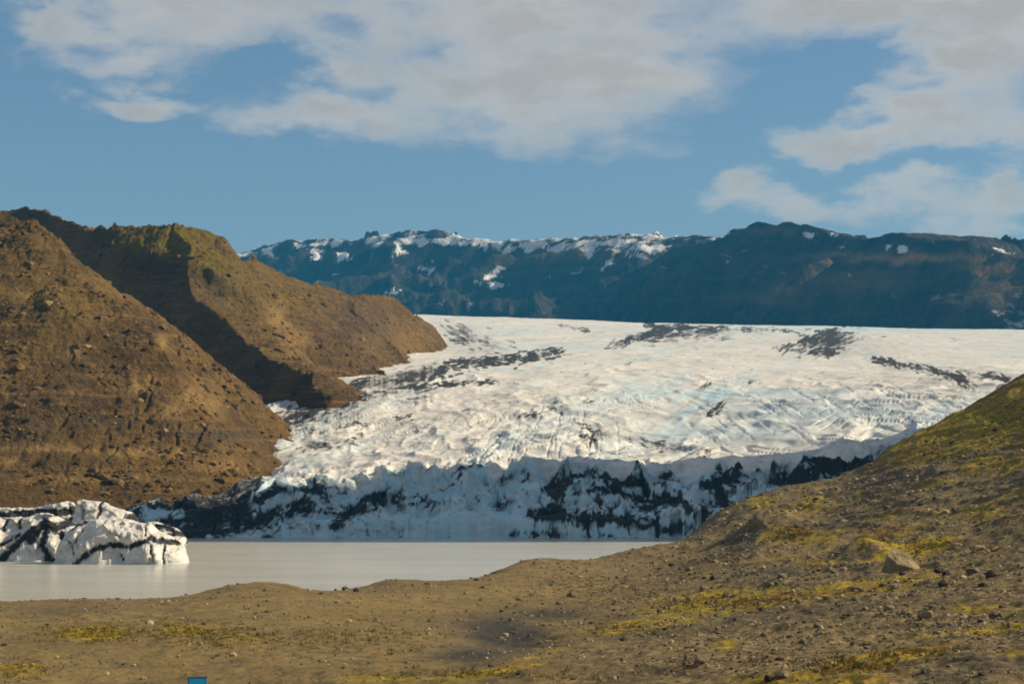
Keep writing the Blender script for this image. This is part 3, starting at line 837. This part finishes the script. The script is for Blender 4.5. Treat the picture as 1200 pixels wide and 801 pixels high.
mountain('snow_ridge', [(1080, 290, 7200), (1140, 285, 7000), (1180, 287, 6900), (1250, 288, 6800), (1500, 285, 6500)],
         (1050, 1700), (5600, 7600), 80, 6.0, 0.35, 0.05, 380, 261, snow_back, lambda a, b: a * 0, gull=0.15)


# ================================================================== ICEBERGS
def iceberg(name, outline, Yc, depth, label, strokes_l, white_l, seed, fill=0.0, p=2.4):
    pxo = np.array([o_[0] for o_ in outline], float); pyo = np.array([o_[1] for o_ in outline], float)
    n = int((pxo[-1] - pxo[0]) * 1.6); m = 90
    px = np.linspace(pxo[0], pxo[-1], n)
    top = np.interp(px, pxo, pyo)
    zt = wz(top, Yc)
    zt = np.convolve(np.pad(zt, 2, 'edge'), np.ones(5) / 5, 'valid')
    e = np.clip(np.minimum(px - px[0], px[-1] - px) / (0.2 * (px[-1] - px[0])), 0, 1)
    dep = depth * (0.35 + 0.65 * np.sqrt(e))
    t = np.linspace(-1, 1, m)
    T, I = np.meshgrid(t, np.arange(n))
    prof = (1 - np.abs(T) ** p) ** (1 / 1.7)
    X = wx(px, Yc)[:, None] + 0 * T
    Y = Yc + T * (dep[:, None] / 2) * (1 + .12 * fbm(X / 5, T * 2 + 3, 3, seed))
    Zb = -2.0 + (zt[:, None] + 2.0) * prof
    Z = Zb + sstep(.2, 2, Zb) * (0.5 * fbm(X / 5, Y / 5 + Zb / 4, 4, seed + 1) + 0.22 * fbm(X / 1.2, Zb / 1.2 + Y / 2, 3, seed + 5)) * .7
    Yd = Y - sstep(.1, 1.5, Zb) * .8 * (ridged(X / 7, Zb / 5, 4, seed + 2) - 1.0)
    Xd = X + .35 * fbm(X / 3, Zb / 3, 3, seed + 3)
    ipx, ipy = in_img(Xd, np.full_like(Yd, Yc - depth * .3), Z)
    jx = ipx + 1.2 * fbm(Xd / 1.5, Z / 1.5, 3, seed + 7); jy = ipy + 1.0 * fbm(Xd / 1.5 + 8, Z / 1.5, 3, seed + 8)
    deb = strokes(jx, jy, [(w_ * 1.05, a_ * 1.05, p_) for (w_, a_, p_) in strokes_l]) * (.95 + .4 * fbm(Xd / 1.1, Z / .7, 4, seed + 9)) + fill + .16 * fbm(Xd / 3, Z / 1.5, 4, seed + 10)
    deb = deb - blobs(ipx, ipy, white_l)
    for (qs, am_, sd_) in ((6.0, .5, seed + 20), (2.0, .22, seed + 24)):
        ox, oy, rr_ = facets(Xd / qs + .15 * fbm(Xd / qs, Z / qs, 2, sd_), Z / qs + .3 * Xd / qs + .2 * Yd / qs, sd_)
        Yd = Yd + sstep(.1, 1.2, Zb) * am_ * qs * (ox * (rr_[0] - .5) * .9 + oy * (rr_[1] - .35) * .8)
    # grooves where the dark ash bands run
    Yd = Yd + 1.0 * np.clip(deb, 0, 1)
    nr, nc = X.shape
    co = np.stack([Xd, Yd, Z], -1).reshape(-1, 3)
    q = grid_quads(nr, nc)
    idx = np.arange(nr * nc).reshape(nr, nc)
    under = np.stack([idx[:-1, 0], idx[1:, 0], idx[1:, -1], idx[:-1, -1]], -1)
    o = mesh_np(name, co, quads=np.concatenate([q, under]), mat=M_BERG,
                attrs={'debris': np.clip(deb, 0, 1.3), 'dirt': np.full(X.shape, .8), 'blue': 0.25 * (1 - sstep(.2, 1.2, Z)), 'bumpy': np.full(X.shape, .9)})
    return tag(o, label, 'iceberg', 'icebergs at the left shore of the lagoon')


iceberg('iceberg', [(66, 660), (72, 634), (80, 622), (94, 612), (103, 610), (115, 608), (134, 606), (150, 608), (161, 612), (167, 613), (178, 614), (184, 622), (200, 627), (204, 634), (213, 638), (217, 650), (220, 661)], 452, 17,
        'broad domed white iceberg with a thin dark ash band arching across its face',
        [(3.4, 1.1, [(90, 660), (100, 652), (115, 642), (130, 638), (153, 640), (165, 636), (177, 631), (190, 634), (204, 637)]), (2.6, .8, [(118, 640), (150, 640)]), (1.1, .8, [(167, 614), (171, 627)]), (1.2, .9, [(178, 639), (185, 660)]), (1.2, .95, [(192, 637), (193, 660)]),
         (1.6, .9, [(140, 646), (148, 655)]), (1.5, .8, [(80, 632), (92, 654)]), (3.0, .8, [(78, 620), (96, 612)]), (1.2, .7, [(84, 640), (98, 618)]), (1.6, .6, [(130, 622), (141, 628)])],
        [], 301)
iceberg('iceberg', [(-70, 640), (-50, 612), (-20, 606), (0, 606), (29, 606), (42, 602), (56, 600), (66, 605), (76, 610), (90, 616), (100, 640), (104, 662)], 466, 16,
        'striped black and white iceberg with thick diagonal ash bands, cut by the photo edge',
        [(6.0, 1.2, [(36, 632), (50, 612), (62, 618), (80, 611), (94, 606)]), (5.0, 1.1, [(-2, 662), (14, 645), (30, 628), (44, 616)]), (2.5, 1.0, [(-30, 662), (0, 640), (22, 626)]), (5.0, 1.0, [(54, 622), (52, 640), (60, 655)]), (4.5, 1.0, [(72, 625), (74, 645), (64, 660)]), (3, .9, [(84, 620), (86, 650)]),
         (2.0, .9, [(3, 610), (4, 622)]), (2.0, .9, [(20, 608), (21, 618)]), (2.5, .8, [(40, 660), (70, 658)])],
        [(30, 648, 14, 9, .5)], 311, fill=.05)
iceberg('iceberg', [(84, 632), (88, 600), (91, 586), (105, 586), (119, 588), (138, 595), (153, 601), (165, 612), (172, 634)], 505, 14,
        'cone shaped grey white ice block standing behind the domed white iceberg',
        [(2.0, .8, [(116, 588), (114, 606)]), (3, .5, [(94, 590), (98, 606)]), (5, .9, [(150, 606), (172, 614)])], [], 321, fill=.12)
iceberg('iceberg', [(-80, 630), (-60, 600), (0, 595), (38, 595), (60, 590), (77, 587), (86, 588), (92, 600), (97, 634)], 520, 14,
        'long low ash covered ice wall with a white rim, farthest back at the left edge',
        [(6, 1.2, [(-70, 607), (0, 604), (40, 602), (85, 598)]), (7, 1.1, [(-60, 616), (90, 612)])], [(0, 594, 60, 2.5, .5)], 331)
iceberg('iceberg', [(160, 632), (164, 618), (172, 612), (184, 611), (196, 615), (208, 619), (216, 626), (219, 634)], 585, 12,
        'small dirty grey ice lump between the domed iceberg and the dark glacier front',
        [(3, .9, [(166, 620), (190, 616), (216, 628)]), (2.5, .8, [(180, 630), (205, 626)])], [], 341, fill=.18)


# ================================================================== STONES
def rock_mesh(name, seed, mat, sub=3, squash=(1, .8, .62), tilt=0.0):
    import bmesh
    r = random.Random(seed)
    bm = bmesh.new(); bmesh.ops.create_icosphere(bm, subdivisions=sub, radius=1.0)
    planes = []
    for _ in range(13):
        a = r.uniform(0, 2 * math.pi); z = r.uniform(-.6, 1)
        s = math.sqrt(max(0, 1 - z * z))
        planes.append((s * math.cos(a), s * math.sin(a), z, r.uniform(.60, .92)))
    V = np.array([v.co[:] for v in bm.verts])
    for (a, b, c, d) in planes:
        k = V @ np.array([a, b, c]) - d
        V = V - np.outer(np.clip(k, 0, None) * .93, np.array([a, b, c]))
    n = V / np.linalg.norm(V, axis=1)[:, None]
    V = V + n * (0.06 * fbm(V[:, 0] * 2.2 + seed, V[:, 1] * 2.2 + V[:, 2] * 1.7, 4, seed))[:, None]
    V = V * np.array(squash)
    V[:, 0] += tilt * V[:, 2]
    me = bpy.data.meshes.new(name)
    for v, c in zip(bm.verts, V):
        v.co = c
    for f in bm.faces:
        f.smooth = False
    bm.to_mesh(me); bm.free(); me.materials.append(mat)
    return me


PROTO = {'tan': [rock_mesh('stone', 500 + i, M_TAN, squash=(1, .85, random.uniform(.5, .75))) for i in range(5)],
         'grey': [rock_mesh('stone', 540 + i, M_GREY, squash=(1, .8, random.uniform(.45, .75))) for i in range(5)],
         'dark': [rock_mesh('stone', 580 + i, M_DARK, squash=(1, .8, random.uniform(.5, .8))) for i in range(5)]}

# visible ground positions for a pixel: march along the ray
_gpx, _gys, _gzz = GRID


def ground_hit(px, py):
    c = int(np.clip(np.searchsorted(_gpx, px), 1, len(_gpx) - 1))
    z = _gzz[:, c]
    ray = wz(py, _gys)
    k = np.nonzero((z >= ray) & (_gys > 45) & (_gys < 490))[0]
    if len(k) == 0:
        return None
    Y = _gys[k[0]]
    return wx(_gpx[c], Y), Y, z[k[0]]


def put_stone(kind, name, px, py, wpx_, label, cat, group=None, i=0, aspect=1.0, rz=None, me=None):
    h = ground_hit(px, py)
    if h is None:
        return None
    X, Y, z = h
    s = wpx_ / F * Y / 2
    o = bpy.data.objects.new(name, me or PROTO[kind][i % 5])
    o.location = (X, Y, z + s * .22)
    o.scale = (s, s, s * aspect)
    o.rotation_euler = (random.uniform(-.25, .25), random.uniform(-.25, .25), random.uniform(0, 6.28) if rz is None else rz)
    link(o)
    return tag(o, label, cat, group)


def wedge_boulder():
    import bmesh
    bm = bmesh.new()
    for p in [(-.85, -.3, -.5), (-.7, .6, -.5), (.98, .5, -.5), (1.0, -.4, -.5), (-.2, -.9, -.5), (-.62, -.1, .72), (-.3, .35, .85), (-.5, -.55, .40), (.15, .2, .62), (.88, .2, .05), (.8, -.5, -.1), (.1, -.8, .05)]:
        bm.verts.new(p)
    bmesh.ops.convex_hull(bm, input=bm.verts[:])
    bmesh.ops.triangulate(bm, faces=bm.faces[:])
    bmesh.ops.subdivide_edges(bm, edges=bm.edges[:], cuts=6, use_grid_fill=True)
    V = np.array([v.co[:] for v in bm.verts])
    n = V / np.linalg.norm(V, axis=1)[:, None]
    V = V + n * (.05 * fbm(V[:, 0] * 2.5, V[:, 1] * 2.5 + V[:, 2] * 2, 4, 77) + .03 * (ridged(V[:, 0] * 3, V[:, 2] * 4 + V[:, 1], 3, 78) - 1))[:, None]
    for v, c in zip(bm.verts, V):
        v.co = c
    me = bpy.data.meshes.new('boulder'); bm.to_mesh(me); bm.free(); me.materials.append(M_TAN)
    return me


big = wedge_boulder()
put_stone('tan', 'boulder', 1055, 668, 50, 'largest pale tan boulder, sunlit flat face on the right, beside a dark shaded bank', 'boulder', aspect=.95, rz=-.6, me=big)
named = [
    ('tan', 1043, 670, 16, 'rounded pale stone at the lower left foot of the largest tan boulder'),
    ('tan', 824, 691, 15, 'lone pale tan boulder on bare brown ground, farthest left of the large slope boulders'),
    ('tan', 852, 699, 17, 'flat sandy boulder just right of the lone pale tan boulder'),
    ('grey', 901, 687, 14, 'brown stone standing alone on the slope above the yellow moss strip'),
    ('tan', 1120, 642, 18, 'tan boulder with a dark shaded hollow, upslope right of the largest tan boulder'),
    ('tan', 1146, 645, 18, 'leaning tan slab at the right of the pair above the dark stones'),
    ('dark', 1100, 671, 17, 'black basalt boulder between the largest tan boulder and the right edge'),
    ('dark', 1160, 676, 18, 'wide black basalt boulder near the right edge of the photo'),
    ('dark', 1105, 687, 14, 'low black stone just below the black basalt boulder'),
    ('grey', 1140, 672, 18, 'brown weathered stone left of the wide black basalt boulder'),
    ('dark', 1152, 687, 14, 'small black stone below the wide black basalt boulder'),
    ('tan', 1085, 724, 24, 'rounded pale boulder with a rusty lower face low on the right slope'),
    ('tan', 1050, 689, 14, 'pinkish tan stone directly below the largest boulder'),
    ('grey', 1085, 787, 18, 'grey boulder near the bottom edge right of the orange moss'),
    ('tan', 820, 775, 20, 'pale boulder near the bottom edge left of the yellow moss patch'),
    ('dark', 608, 790, 13, 'black stone at the bottom edge, left of all other dark stones'),
    ('tan', 1100, 615, 12, 'single pale stone high on the mossy slope behind the largest boulder'),
    ('dark', 901, 797, 18, 'dark pointed boulder at the bottom edge below the grey slope'),
    ('tan', 918, 793, 24, 'broad tan boulder at the bottom edge beside the dark pointed boulder'),
    ('tan', 1010, 781, 16, 'tan stone bedded in the orange yellow moss near the bottom edge'),
    ('grey', 730, 668, 7, 'small grey stone on the brown shore bank above the lagoon'),
]
for i, (k, px, py, w, lab) in enumerate(named):
    put_stone(k, 'boulder', px, py, w, lab, 'boulder', i=i, aspect=random.uniform(.9, 1.25))

# many smaller stones, each its own object, the largest of them
zones = {
    ('tan', 'up'): ('small pale stone among the many strewn on the upper right slope', 'pale stones on the upper slope'),
    ('grey', 'up'): ('small grey brown stone among the many strewn on the upper right slope', 'grey stones on the upper slope'),
    ('dark', 'up'): ('small black stone among the many strewn on the upper right slope', 'black stones on the upper slope'),
    ('tan', 'low'): ('small pale stone among the many on the stony lower right slope', 'pale stones on the lower slope'),
    ('grey', 'low'): ('small grey brown stone among the many on the stony lower right slope', 'grey stones on the lower slope'),
    ('dark', 'low'): ('small black stone among the many on the stony lower right slope', 'black stones on the lower slope'),
    ('tan', 'mid'): ('small pale stone on the brown ground between the shore and the hollow', 'pale stones on the brown ground'),
    ('grey', 'mid'): ('small grey brown stone on the brown ground between the shore and the hollow', 'grey stones on the brown ground'),
    ('dark', 'mid'): ('small black stone on the brown ground between the shore and the hollow', 'black stones on the brown ground'),
}
cnt = 0; tries = 0
while cnt < 262 and tries < 3000:
    tries += 1
    r = random.random()
    if r < .26:
        px, py, z = random.uniform(840, 1200), random.uniform(470, 668), 'up'
        if py < 610 and random.random() < .6:
            continue
    elif r < .88:
        px, py, z = random.uniform(800, 1200), random.uniform(668, 800), 'low'
    else:
        px, py, z = random.uniform(560, 800), random.uniform(655, 800), 'mid'
    k = random.choices(['tan', 'grey', 'dark'], [.36, .42, .22])[0]
    w = min(13, 3.6 + random.expovariate(1 / 2.3)) * (1.15 if z == 'low' else .8 if z == 'up' else .7)
    lab, grp = zones[(k, z)]
    h = put_stone(k, 'stone', px, py, w, lab, 'stone', grp, i=random.randrange(5), aspect=random.uniform(.8, 1.3))
    if h is not None:
        cnt += 1

def mat_gravel():
    mt, nt, b, P = material('gravel_stone')
    t = nt.attr('tone')
    c = nt.mix(nt.step(t, 0.0, 0.55), (0.055, 0.044, 0.030), (0.20, 0.15, 0.08))
    c = nt.mix(nt.step(t, 0.5, 0.95), c, (0.46, 0.36, 0.205))
    c = nt.mix(nt.m('MULTIPLY', nt.noise(P, 5, 3), .4), c, (.08, .065, .05))
    nt.set(b.inputs['Base Color'], c); b.inputs['Roughness'].default_value = .95
    b.inputs['Specular IOR Level'].default_value = .15
    return mt


M_GRAVEL = mat_gravel()


# gravel: everything smaller, as one uncountable object
ico_v = None


def gravel():
    import bmesh
    bm = bmesh.new(); bmesh.ops.create_icosphere(bm, subdivisions=1, radius=1)
    V0 = np.array([v.co[:] for v in bm.verts]); F0 = np.array([[v.index for v in f.verts] for f in bm.faces]); bm.free()
    N = 95000
    px = rng.uniform(-60, 1330, N) ** 1.0; u = rng.uniform(0, 1, N)
    Y = np.exp(np.log(48) + u * (np.log(430) - np.log(48)))
    keep = rng.uniform(0, 1, N) < np.clip(.16 + sstep(560, 900, px) * .84, 0, 1)
    px = px[keep]; Y = Y[keep]
    X = wx(px, Y); Z = ground_z(X, Y)
    ok = Z > .6
    clump = fbm(X / 6, Y / 11, 3, 400)
    ok &= (clump + rng.normal(0, .35, len(X))) > .0
    X, Y, Z = X[ok], Y[ok], Z[ok]
    n = len(X)
    s = (1.2 + rng.exponential(1.25, n)) / F * Y / 2
    s = np.clip(s, 0.03, .9)
    rot = rng.uniform(0, 6.28, n); fl = rng.uniform(.5, .95, n); el = rng.uniform(.7, 1.3, n)
    jit = 1 + rng.uniform(-.28, .28, (n, len(V0)))
    v = V0[None] * jit[..., None]
    x = v[..., 0] * el[:, None]; y = v[..., 1]
    vx = (x * np.cos(rot)[:, None] - y * np.sin(rot)[:, None]) * s[:, None] + X[:, None]
    vy = (x * np.sin(rot)[:, None] + y * np.cos(rot)[:, None]) * s[:, None] + Y[:, None]
    vz = v[..., 2] * (s * fl)[:, None] + (Z + s * .2)[:, None]
    co = np.stack([vx, vy, vz], -1).reshape(-1, 3)
    tr = (F0[None] + (np.arange(n) * len(V0))[:, None, None]).reshape(-1, 3)
    tone = np.repeat(rng.uniform(0, 1, n), len(V0))
    mt = M_GRAVEL
    o = mesh_np('gravel', co, tris=tr, mat=mt, attrs={'tone': tone}, smooth=False)
    tag(o, 'loose gravel scattered over the right slope and brown ground', 'gravel', kind='stuff')


gravel()


def scree():
    import bmesh
    bm = bmesh.new(); bmesh.ops.create_icosphere(bm, subdivisions=1, radius=1)
    V0 = np.array([v.co[:] for v in bm.verts]); F0 = np.array([[v.index for v in f.verts] for f in bm.faces]); bm.free()
    hx, hy, hz = HILL
    nr, nc = hx.shape
    N = 34000
    i = rng.integers(0, nr - 1, N); j = rng.integers(70, nc - 1, N)
    X, Y, Z = hx[i, j], hy[i, j], hz[i, j]
    cl = fbm(X / 30, Y / 30, 4, 421) + .5 * fbm(X / 8, Y / 8, 3, 422)
    ok = (Z > 8) & (Y > 690) & (cl + rng.normal(0, .25, N) > .18)
    X, Y, Z = X[ok], Y[ok], Z[ok]; n = len(X)
    s = np.clip(.35 + rng.exponential(.42, n), .3, 3.0)
    rot = rng.uniform(0, 6.28, n); fl = rng.uniform(.5, .9, n); el = rng.uniform(.7, 1.5, n)
    v = V0[None] * (1 + rng.uniform(-.3, .3, (n, len(V0))))[..., None]
    x = v[..., 0] * el[:, None]; y = v[..., 1]
    vx = (x * np.cos(rot)[:, None] - y * np.sin(rot)[:, None]) * s[:, None] + X[:, None]
    vy = (x * np.sin(rot)[:, None] + y * np.cos(rot)[:, None]) * s[:, None] + Y[:, None]
    vz = v[..., 2] * (s * fl)[:, None] + Z[:, None]
    co = np.stack([vx, vy, vz], -1).reshape(-1, 3)
    tr = (F0[None] + (np.arange(n) * len(V0))[:, None, None]).reshape(-1, 3)
    o = mesh_np('scree', co, tris=tr, mat=M_SCREE, attrs={'tone': np.repeat(rng.uniform(0, 1, n), len(V0))}, smooth=False)
    tag(o, 'loose brown blocks and scree strewn over the left hillside', 'scree', kind='stuff')


mt, nt, b, P = material('scree_rock')
t = nt.attr('tone')
c = nt.mix(nt.step(t, 0.0, 0.6), (0.05, 0.036, 0.018), (0.13, 0.083, 0.032))
c = nt.mix(nt.step(t, 0.75, 1.0), c, (0.30, 0.19, 0.08))
nt.set(b.inputs['Base Color'], c); b.inputs['Roughness'].default_value = .95
b.inputs['Specular IOR Level'].default_value = .12
M_SCREE = mt
scree()


# moss and dry grass tufts
def tufts():
    spots = []
    specs = [(110, 742, 60, 9, 900), (220, 740, 60, 10, 700), (310, 748, 90, 12, 700), (30, 785, 40, 10, 300), (440, 745, 60, 20, 400), (1180, 500, 80, 30, 900), (1090, 530, 60, 10, 400), (920, 624, 26, 9, 350), (850, 706, 100, 8, 600), (1080, 640, 50, 7, 300), (1000, 780, 50, 7, 350), (1070, 765, 50, 5, 200), (560, 790, 110, 6, 400), (730, 735, 60, 7, 250), (700, 690, 80, 14, 300)]
    for (bx, by, rx, ry, n) in specs:
        for _ in range(n // 2):
            h = ground_hit(random.gauss(bx, rx * .6), random.gauss(by, ry * .6))
            if h and h[2] > .8:
                spots.append(h)
    co = []; tr = []; tone = []
    for (X, Y, Z) in spots:
        s = random.uniform(.5, 1.2) * (0.10 + Y * 0.0011)
        tn = random.random()
        for k in range(9):
            a = random.uniform(0, 6.28); l = random.uniform(.4, 1.0) * s
            bx = X + random.uniform(-.8, .8) * s; by = Y + random.uniform(-.8, .8) * s
            w = s * .16
            i = len(co)
            co += [(bx - w * math.sin(a), by + w * math.cos(a), Z - .05), (bx + w * math.sin(a), by - w * math.cos(a), Z - .05), (bx + math.cos(a) * l * .6, by + math.sin(a) * l * .6, Z + l * .75)]
            tr.append((i, i + 1, i + 2)); tone += [tn] * 3
    mt, nt, b, P = material('moss_tuft')
    c = nt.mix(nt.attr('tone'), (0.11, 0.090, 0.016), (0.24, 0.165, 0.032))
    nt.set(b.inputs['Base Color'], c); b.inputs['Roughness'].default_value = .9
    b.inputs['Specular IOR Level'].default_value = .1
    o = mesh_np('moss_tufts', np.array(co), tris=np.array(tr), mat=mt, attrs={'tone': np.array(tone)}, smooth=False)
    tag(o, 'yellow green moss and dry grass tufts over the ground', 'moss', kind='stuff')


tufts()


# ================================================================== BLUE SIGN
def box(cx, cy, cz, sx, sy, sz, bev=0.0):
    import bmesh
    bm = bmesh.new(); bmesh.ops.create_cube(bm, size=1.0)
    for v in bm.verts:
        v.co = (v.co.x * sx + cx, v.co.y * sy + cy, v.co.z * sz + cz)
    if bev:
        bmesh.ops.bevel(bm, geom=bm.edges[:], offset=bev, segments=2, affect='EDGES')
    return bm


def bm_obj(name, bm, mat, parent):
    me = bpy.data.meshes.new(name); bm.to_mesh(me); bm.free(); me.materials.append(mat)
    return link(bpy.data.objects.new(name, me), parent)


M_BLUE = mat_simple('blue_sign_paint', (0.004, 0.24, 0.46), .45, .12, 6)
M_NAVY = mat_simple('dark_blue_frame', (0.008, 0.035, 0.13), .45, .15, 6)
M_GALV = mat_simple('galvanised_post', (0.42, 0.45, 0.46), .5, .15, 12, .6)
SY = 98.0
sx = wx(231.5, SY); top = wz(792.5, SY)
sw = 23.0 / F * SY
sign = bpy.data.objects.new('information_sign', None); link(sign)
gz = float(ground_z(np.array([sx]), np.array([SY]))[0])
sign.location = (sx, SY, gz)
sign.rotation_euler = (0, 0, math.radians(20))
tag(sign, 'blue information board on posts, only its top edge showing at the bottom of the photo', 'sign')
ht = top - gz
H = 0.72
bm_obj('panel', box(0, 0, ht - H / 2, sw - .09, .03, H - .09, .004), M_BLUE, sign)
bm_obj('frame', box(0, -.004, ht - .0225, sw, .05, .045, .005), M_NAVY, sign)
bm_obj('frame', box(0, -.004, ht - H + .0225, sw, .05, .045, .005), M_NAVY, sign)
bm_obj('frame', box(-sw / 2 + .0225, -.004, ht - H / 2, .045, .046, H - .092, .005), M_NAVY, sign)
bm_obj('frame', box(sw / 2 - .0225, -.004, ht - H / 2, .045, .046, H - .092, .005), M_GALV, sign)
for s in (-1, 1):
    bm_obj('post', box(s * sw * .3, .05, (ht - .1) / 2 - .2, .06, .05, ht - .1 + .4, .006), M_GALV, sign)

# ================================================================== HAZE
def haze():
    x0, x1, y0, y1, z0, z1 = -5000, 6000, -1200, 9800, -9.0, 1040
    v = np.array([[x0, y0, z0], [x1, y0, z0], [x1, y1, z0], [x0, y1, z0], [x0, y0, z1], [x1, y0, z1], [x1, y1, z1], [x0, y1, z1]], float)
    q = [[0, 3, 2, 1], [4, 5, 6, 7], [0, 1, 5, 4], [1, 2, 6, 5], [2, 3, 7, 6], [3, 0, 4, 7]]
    mt = bpy.data.materials.new('haze_air'); mt.use_nodes = True
    nt = NT(mt.node_tree); nt.n.clear()
    out = nt.node('ShaderNodeOutputMaterial')
    pv = nt.node('ShaderNodeVolumePrincipled')
    pv.inputs['Color'].default_value = (0.07, 0.52, 1.0, 1)
    pv.inputs['Density'].default_value = HAZE
    pv.inputs['Anisotropy'].default_value = 0.0
    nt.l.new(pv.outputs[0], out.inputs['Volume'])
    o = mesh_np('haze', v, quads=q, mat=mt, smooth=False)
    tag(o, 'thin blue air haze over the valley', 'haze', kind='stuff')


HAZE = 4.6e-5
haze()

# ================================================================== LIGHT AND SKY
AZ, EL = math.radians(83), math.radians(31)
sd = bpy.data.lights.new('sun', 'SUN'); so = bpy.data.objects.new('sun', sd); link(so)
sd.energy = 4.6; sd.angle = math.radians(0.5); sd.color = (1.0, 0.85, 0.62)
from mathutils import Vector
S = Vector((math.sin(AZ) * math.cos(EL), math.cos(AZ) * math.cos(EL), math.sin(EL)))
so.rotation_euler = (-S).to_track_quat('-Z', 'Y').to_euler()

w = bpy.data.worlds.new('World'); scene.world = w; w.use_nodes = True
nt = NT(w.node_tree); nt.n.clear()
out = nt.node('ShaderNodeOutputWorld'); bg = nt.node('ShaderNodeBackground')
nt.l.new(bg.outputs[0], out.inputs[0])
sky = nt.node('ShaderNodeTexSky'); sky.sky_type = 'NISHITA'; sky.sun_disc = False
sky.sun_elevation = EL; sky.sun_rotation = AZ
sky.air_density = 1.15; sky.dust_density = 0.3; sky.ozone_density = 4.0; sky.altitude = 100
SKY_STR = 0.06
bg.inputs['Strength'].default_value = SKY_STR
D = nt.node('ShaderNodeTexCoord').outputs['Generated']
sep = nt.node('ShaderNodeSeparateXYZ', i0=D)
az = nt.m('ARCTAN2', sep.outputs[0], sep.outputs[1])
el = nt.m('ARCSINE', sep.outputs[2])
U = nt.m('MULTIPLY_ADD', az, F, CX)              # a bearing and a height angle, in 1/2239 rad
V = nt.m('MULTIPLY_ADD', el, -F, HY)
cv = nt.node('ShaderNodeCombineXYZ', i0=az, i1=nt.m('MULTIPLY', el, 2.1), i2=0.0).outputs[0]
wn = nt.node('ShaderNodeTexNoise', Vector=cv)
wn.inputs['Scale'].default_value = 11.0; wn.inputs['Detail'].default_value = 6; wn.inputs['Roughness'].default_value = .6
wsep = nt.node('ShaderNodeSeparateColor', i0=wn.outputs['Color'])
U = nt.m('ADD', U, nt.m('MULTIPLY', nt.m('SUBTRACT', wsep.outputs[0], .5), 320))
V = nt.m('ADD', V, nt.m('MULTIPLY', nt.m('SUBTRACT', wsep.outputs[1], .5), 150))
n1 = nt.noise(cv, 6.5, 9, 0.55, 0.2)
n2 = nt.noise(cv, 22.0, 7, 0.6, 0.1)
cl = None
for (px, py, rx, ry, s) in [(640, 20, 520, 75, 1.0), (230, 30, 240, 58, .85), (620, 100, 300, 72, 1.0), (420, 150, 150, 36, .85), (150, 85, 95, 28, .55), (170, 138, 70, 12, .35), (950, 25, 340, 42, .85), (720, 165, 120, 22, .5), (1155, 105, 95, 62, .9), (1085, 155, 110, 40, .85), (990, 182, 110, 20, .7),
                             (885, 240, 75, 24, .9), (985, 250, 120, 24, .85), (1120, 258, 150, 24, .75), (1170, 170, 60, 60, .7)]:
    dx = nt.m('MULTIPLY', nt.m('SUBTRACT', U, px), 1.0 / rx); dy = nt.m('MULTIPLY', nt.m('SUBTRACT', V, py), 1.0 / ry)
    r2 = nt.m('ADD', nt.m('MULTIPLY', dx, dx), nt.m('MULTIPLY', dy, dy))
    e = nt.m('MULTIPLY', nt.m('SUBTRACT', 1.0, r2), s)
    cl = e if cl is None else nt.m('MAXIMUM', cl, e)
for (px, py, rx, ry, s) in [(310, 95, 80, 22, .6), (405, 42, 40, 18, .22), (20, 20, 60, 50, .6), (950, 112, 85, 42, .75), (1085, 25, 60, 18, .5), (430, 160, 40, 12, .4)]:
    dx = nt.m('MULTIPLY', nt.m('SUBTRACT', U, px), 1.0 / rx); dy = nt.m('MULTIPLY', nt.m('SUBTRACT', V, py), 1.0 / ry)
    r2 = nt.m('ADD', nt.m('MULTIPLY', dx, dx), nt.m('MULTIPLY', dy, dy))
    e = nt.m('MULTIPLY', nt.m('MAXIMUM', nt.m('SUBTRACT', 1.0, r2), 0.0), s)
    cl = nt.m('SUBTRACT', cl, e)
# broken cloud added outside this bearing, unseen, as fill light for the shaded ice
away = nt.step(nt.m('ADD', nt.m('ABSOLUTE', az), nt.m('MULTIPLY', el, 0.9)), 0.48, 0.85)
cl = nt.m('ADD', nt.m('MAXIMUM', cl, -1.5), nt.m('MULTIPLY', away, 1.75))
nz = nt.m('ADD', nt.m('MULTIPLY', nt.m('SUBTRACT', n1, 0.5), 3.6), nt.m('MULTIPLY', nt.m('SUBTRACT', n2, 0.5), 1.3))
dens = nt.m('ADD', nt.m('MULTIPLY', cl, 0.9), nz)
alpha = nt.m('MULTIPLY', nt.step(dens, -0.25, 1.4), 0.95)
# lit, warm edges and greyer thick middles
thick = nt.step(nt.m('ADD', dens, nt.m('MULTIPLY', nt.m('SUBTRACT', n2, .5), 1.2)), 0.35, 1.25)
CB = 1.0
ccol = nt.mix(thick, (9.6, 8.3, 6.8), (6.0, 5.4, 4.7))
fin = nt.mix(alpha, sky.outputs[0], ccol)
nt.set(bg.inputs['Color'], fin)

# ================================================================== CAMERA
cd = bpy.data.cameras.new('camera'); co_ = bpy.data.objects.new('camera', cd); link(co_)
co_.location = (0, 0, HC); co_.rotation_euler = (math.radians(90), 0, 0)
cd.sensor_width = 36; cd.lens = F / 1200 * 36; cd.shift_y = (HY - 400.5) / 1200
cd.clip_start = 0.5; cd.clip_end = 40000
scene.camera = co_

vs = scene.view_settings
vs.view_transform = 'Standard'; vs.look = 'None'; vs.gamma = 1; vs.use_curve_mapping = False
vs.exposure = 0.5
cy = scene.cycles
cy.max_bounces = 5; cy.diffuse_bounces = 3; cy.glossy_bounces = 2; cy.volume_bounces = 0; cy.transmission_bounces = 2
cy.use_denoising = True
cy.filter_width = 1.8
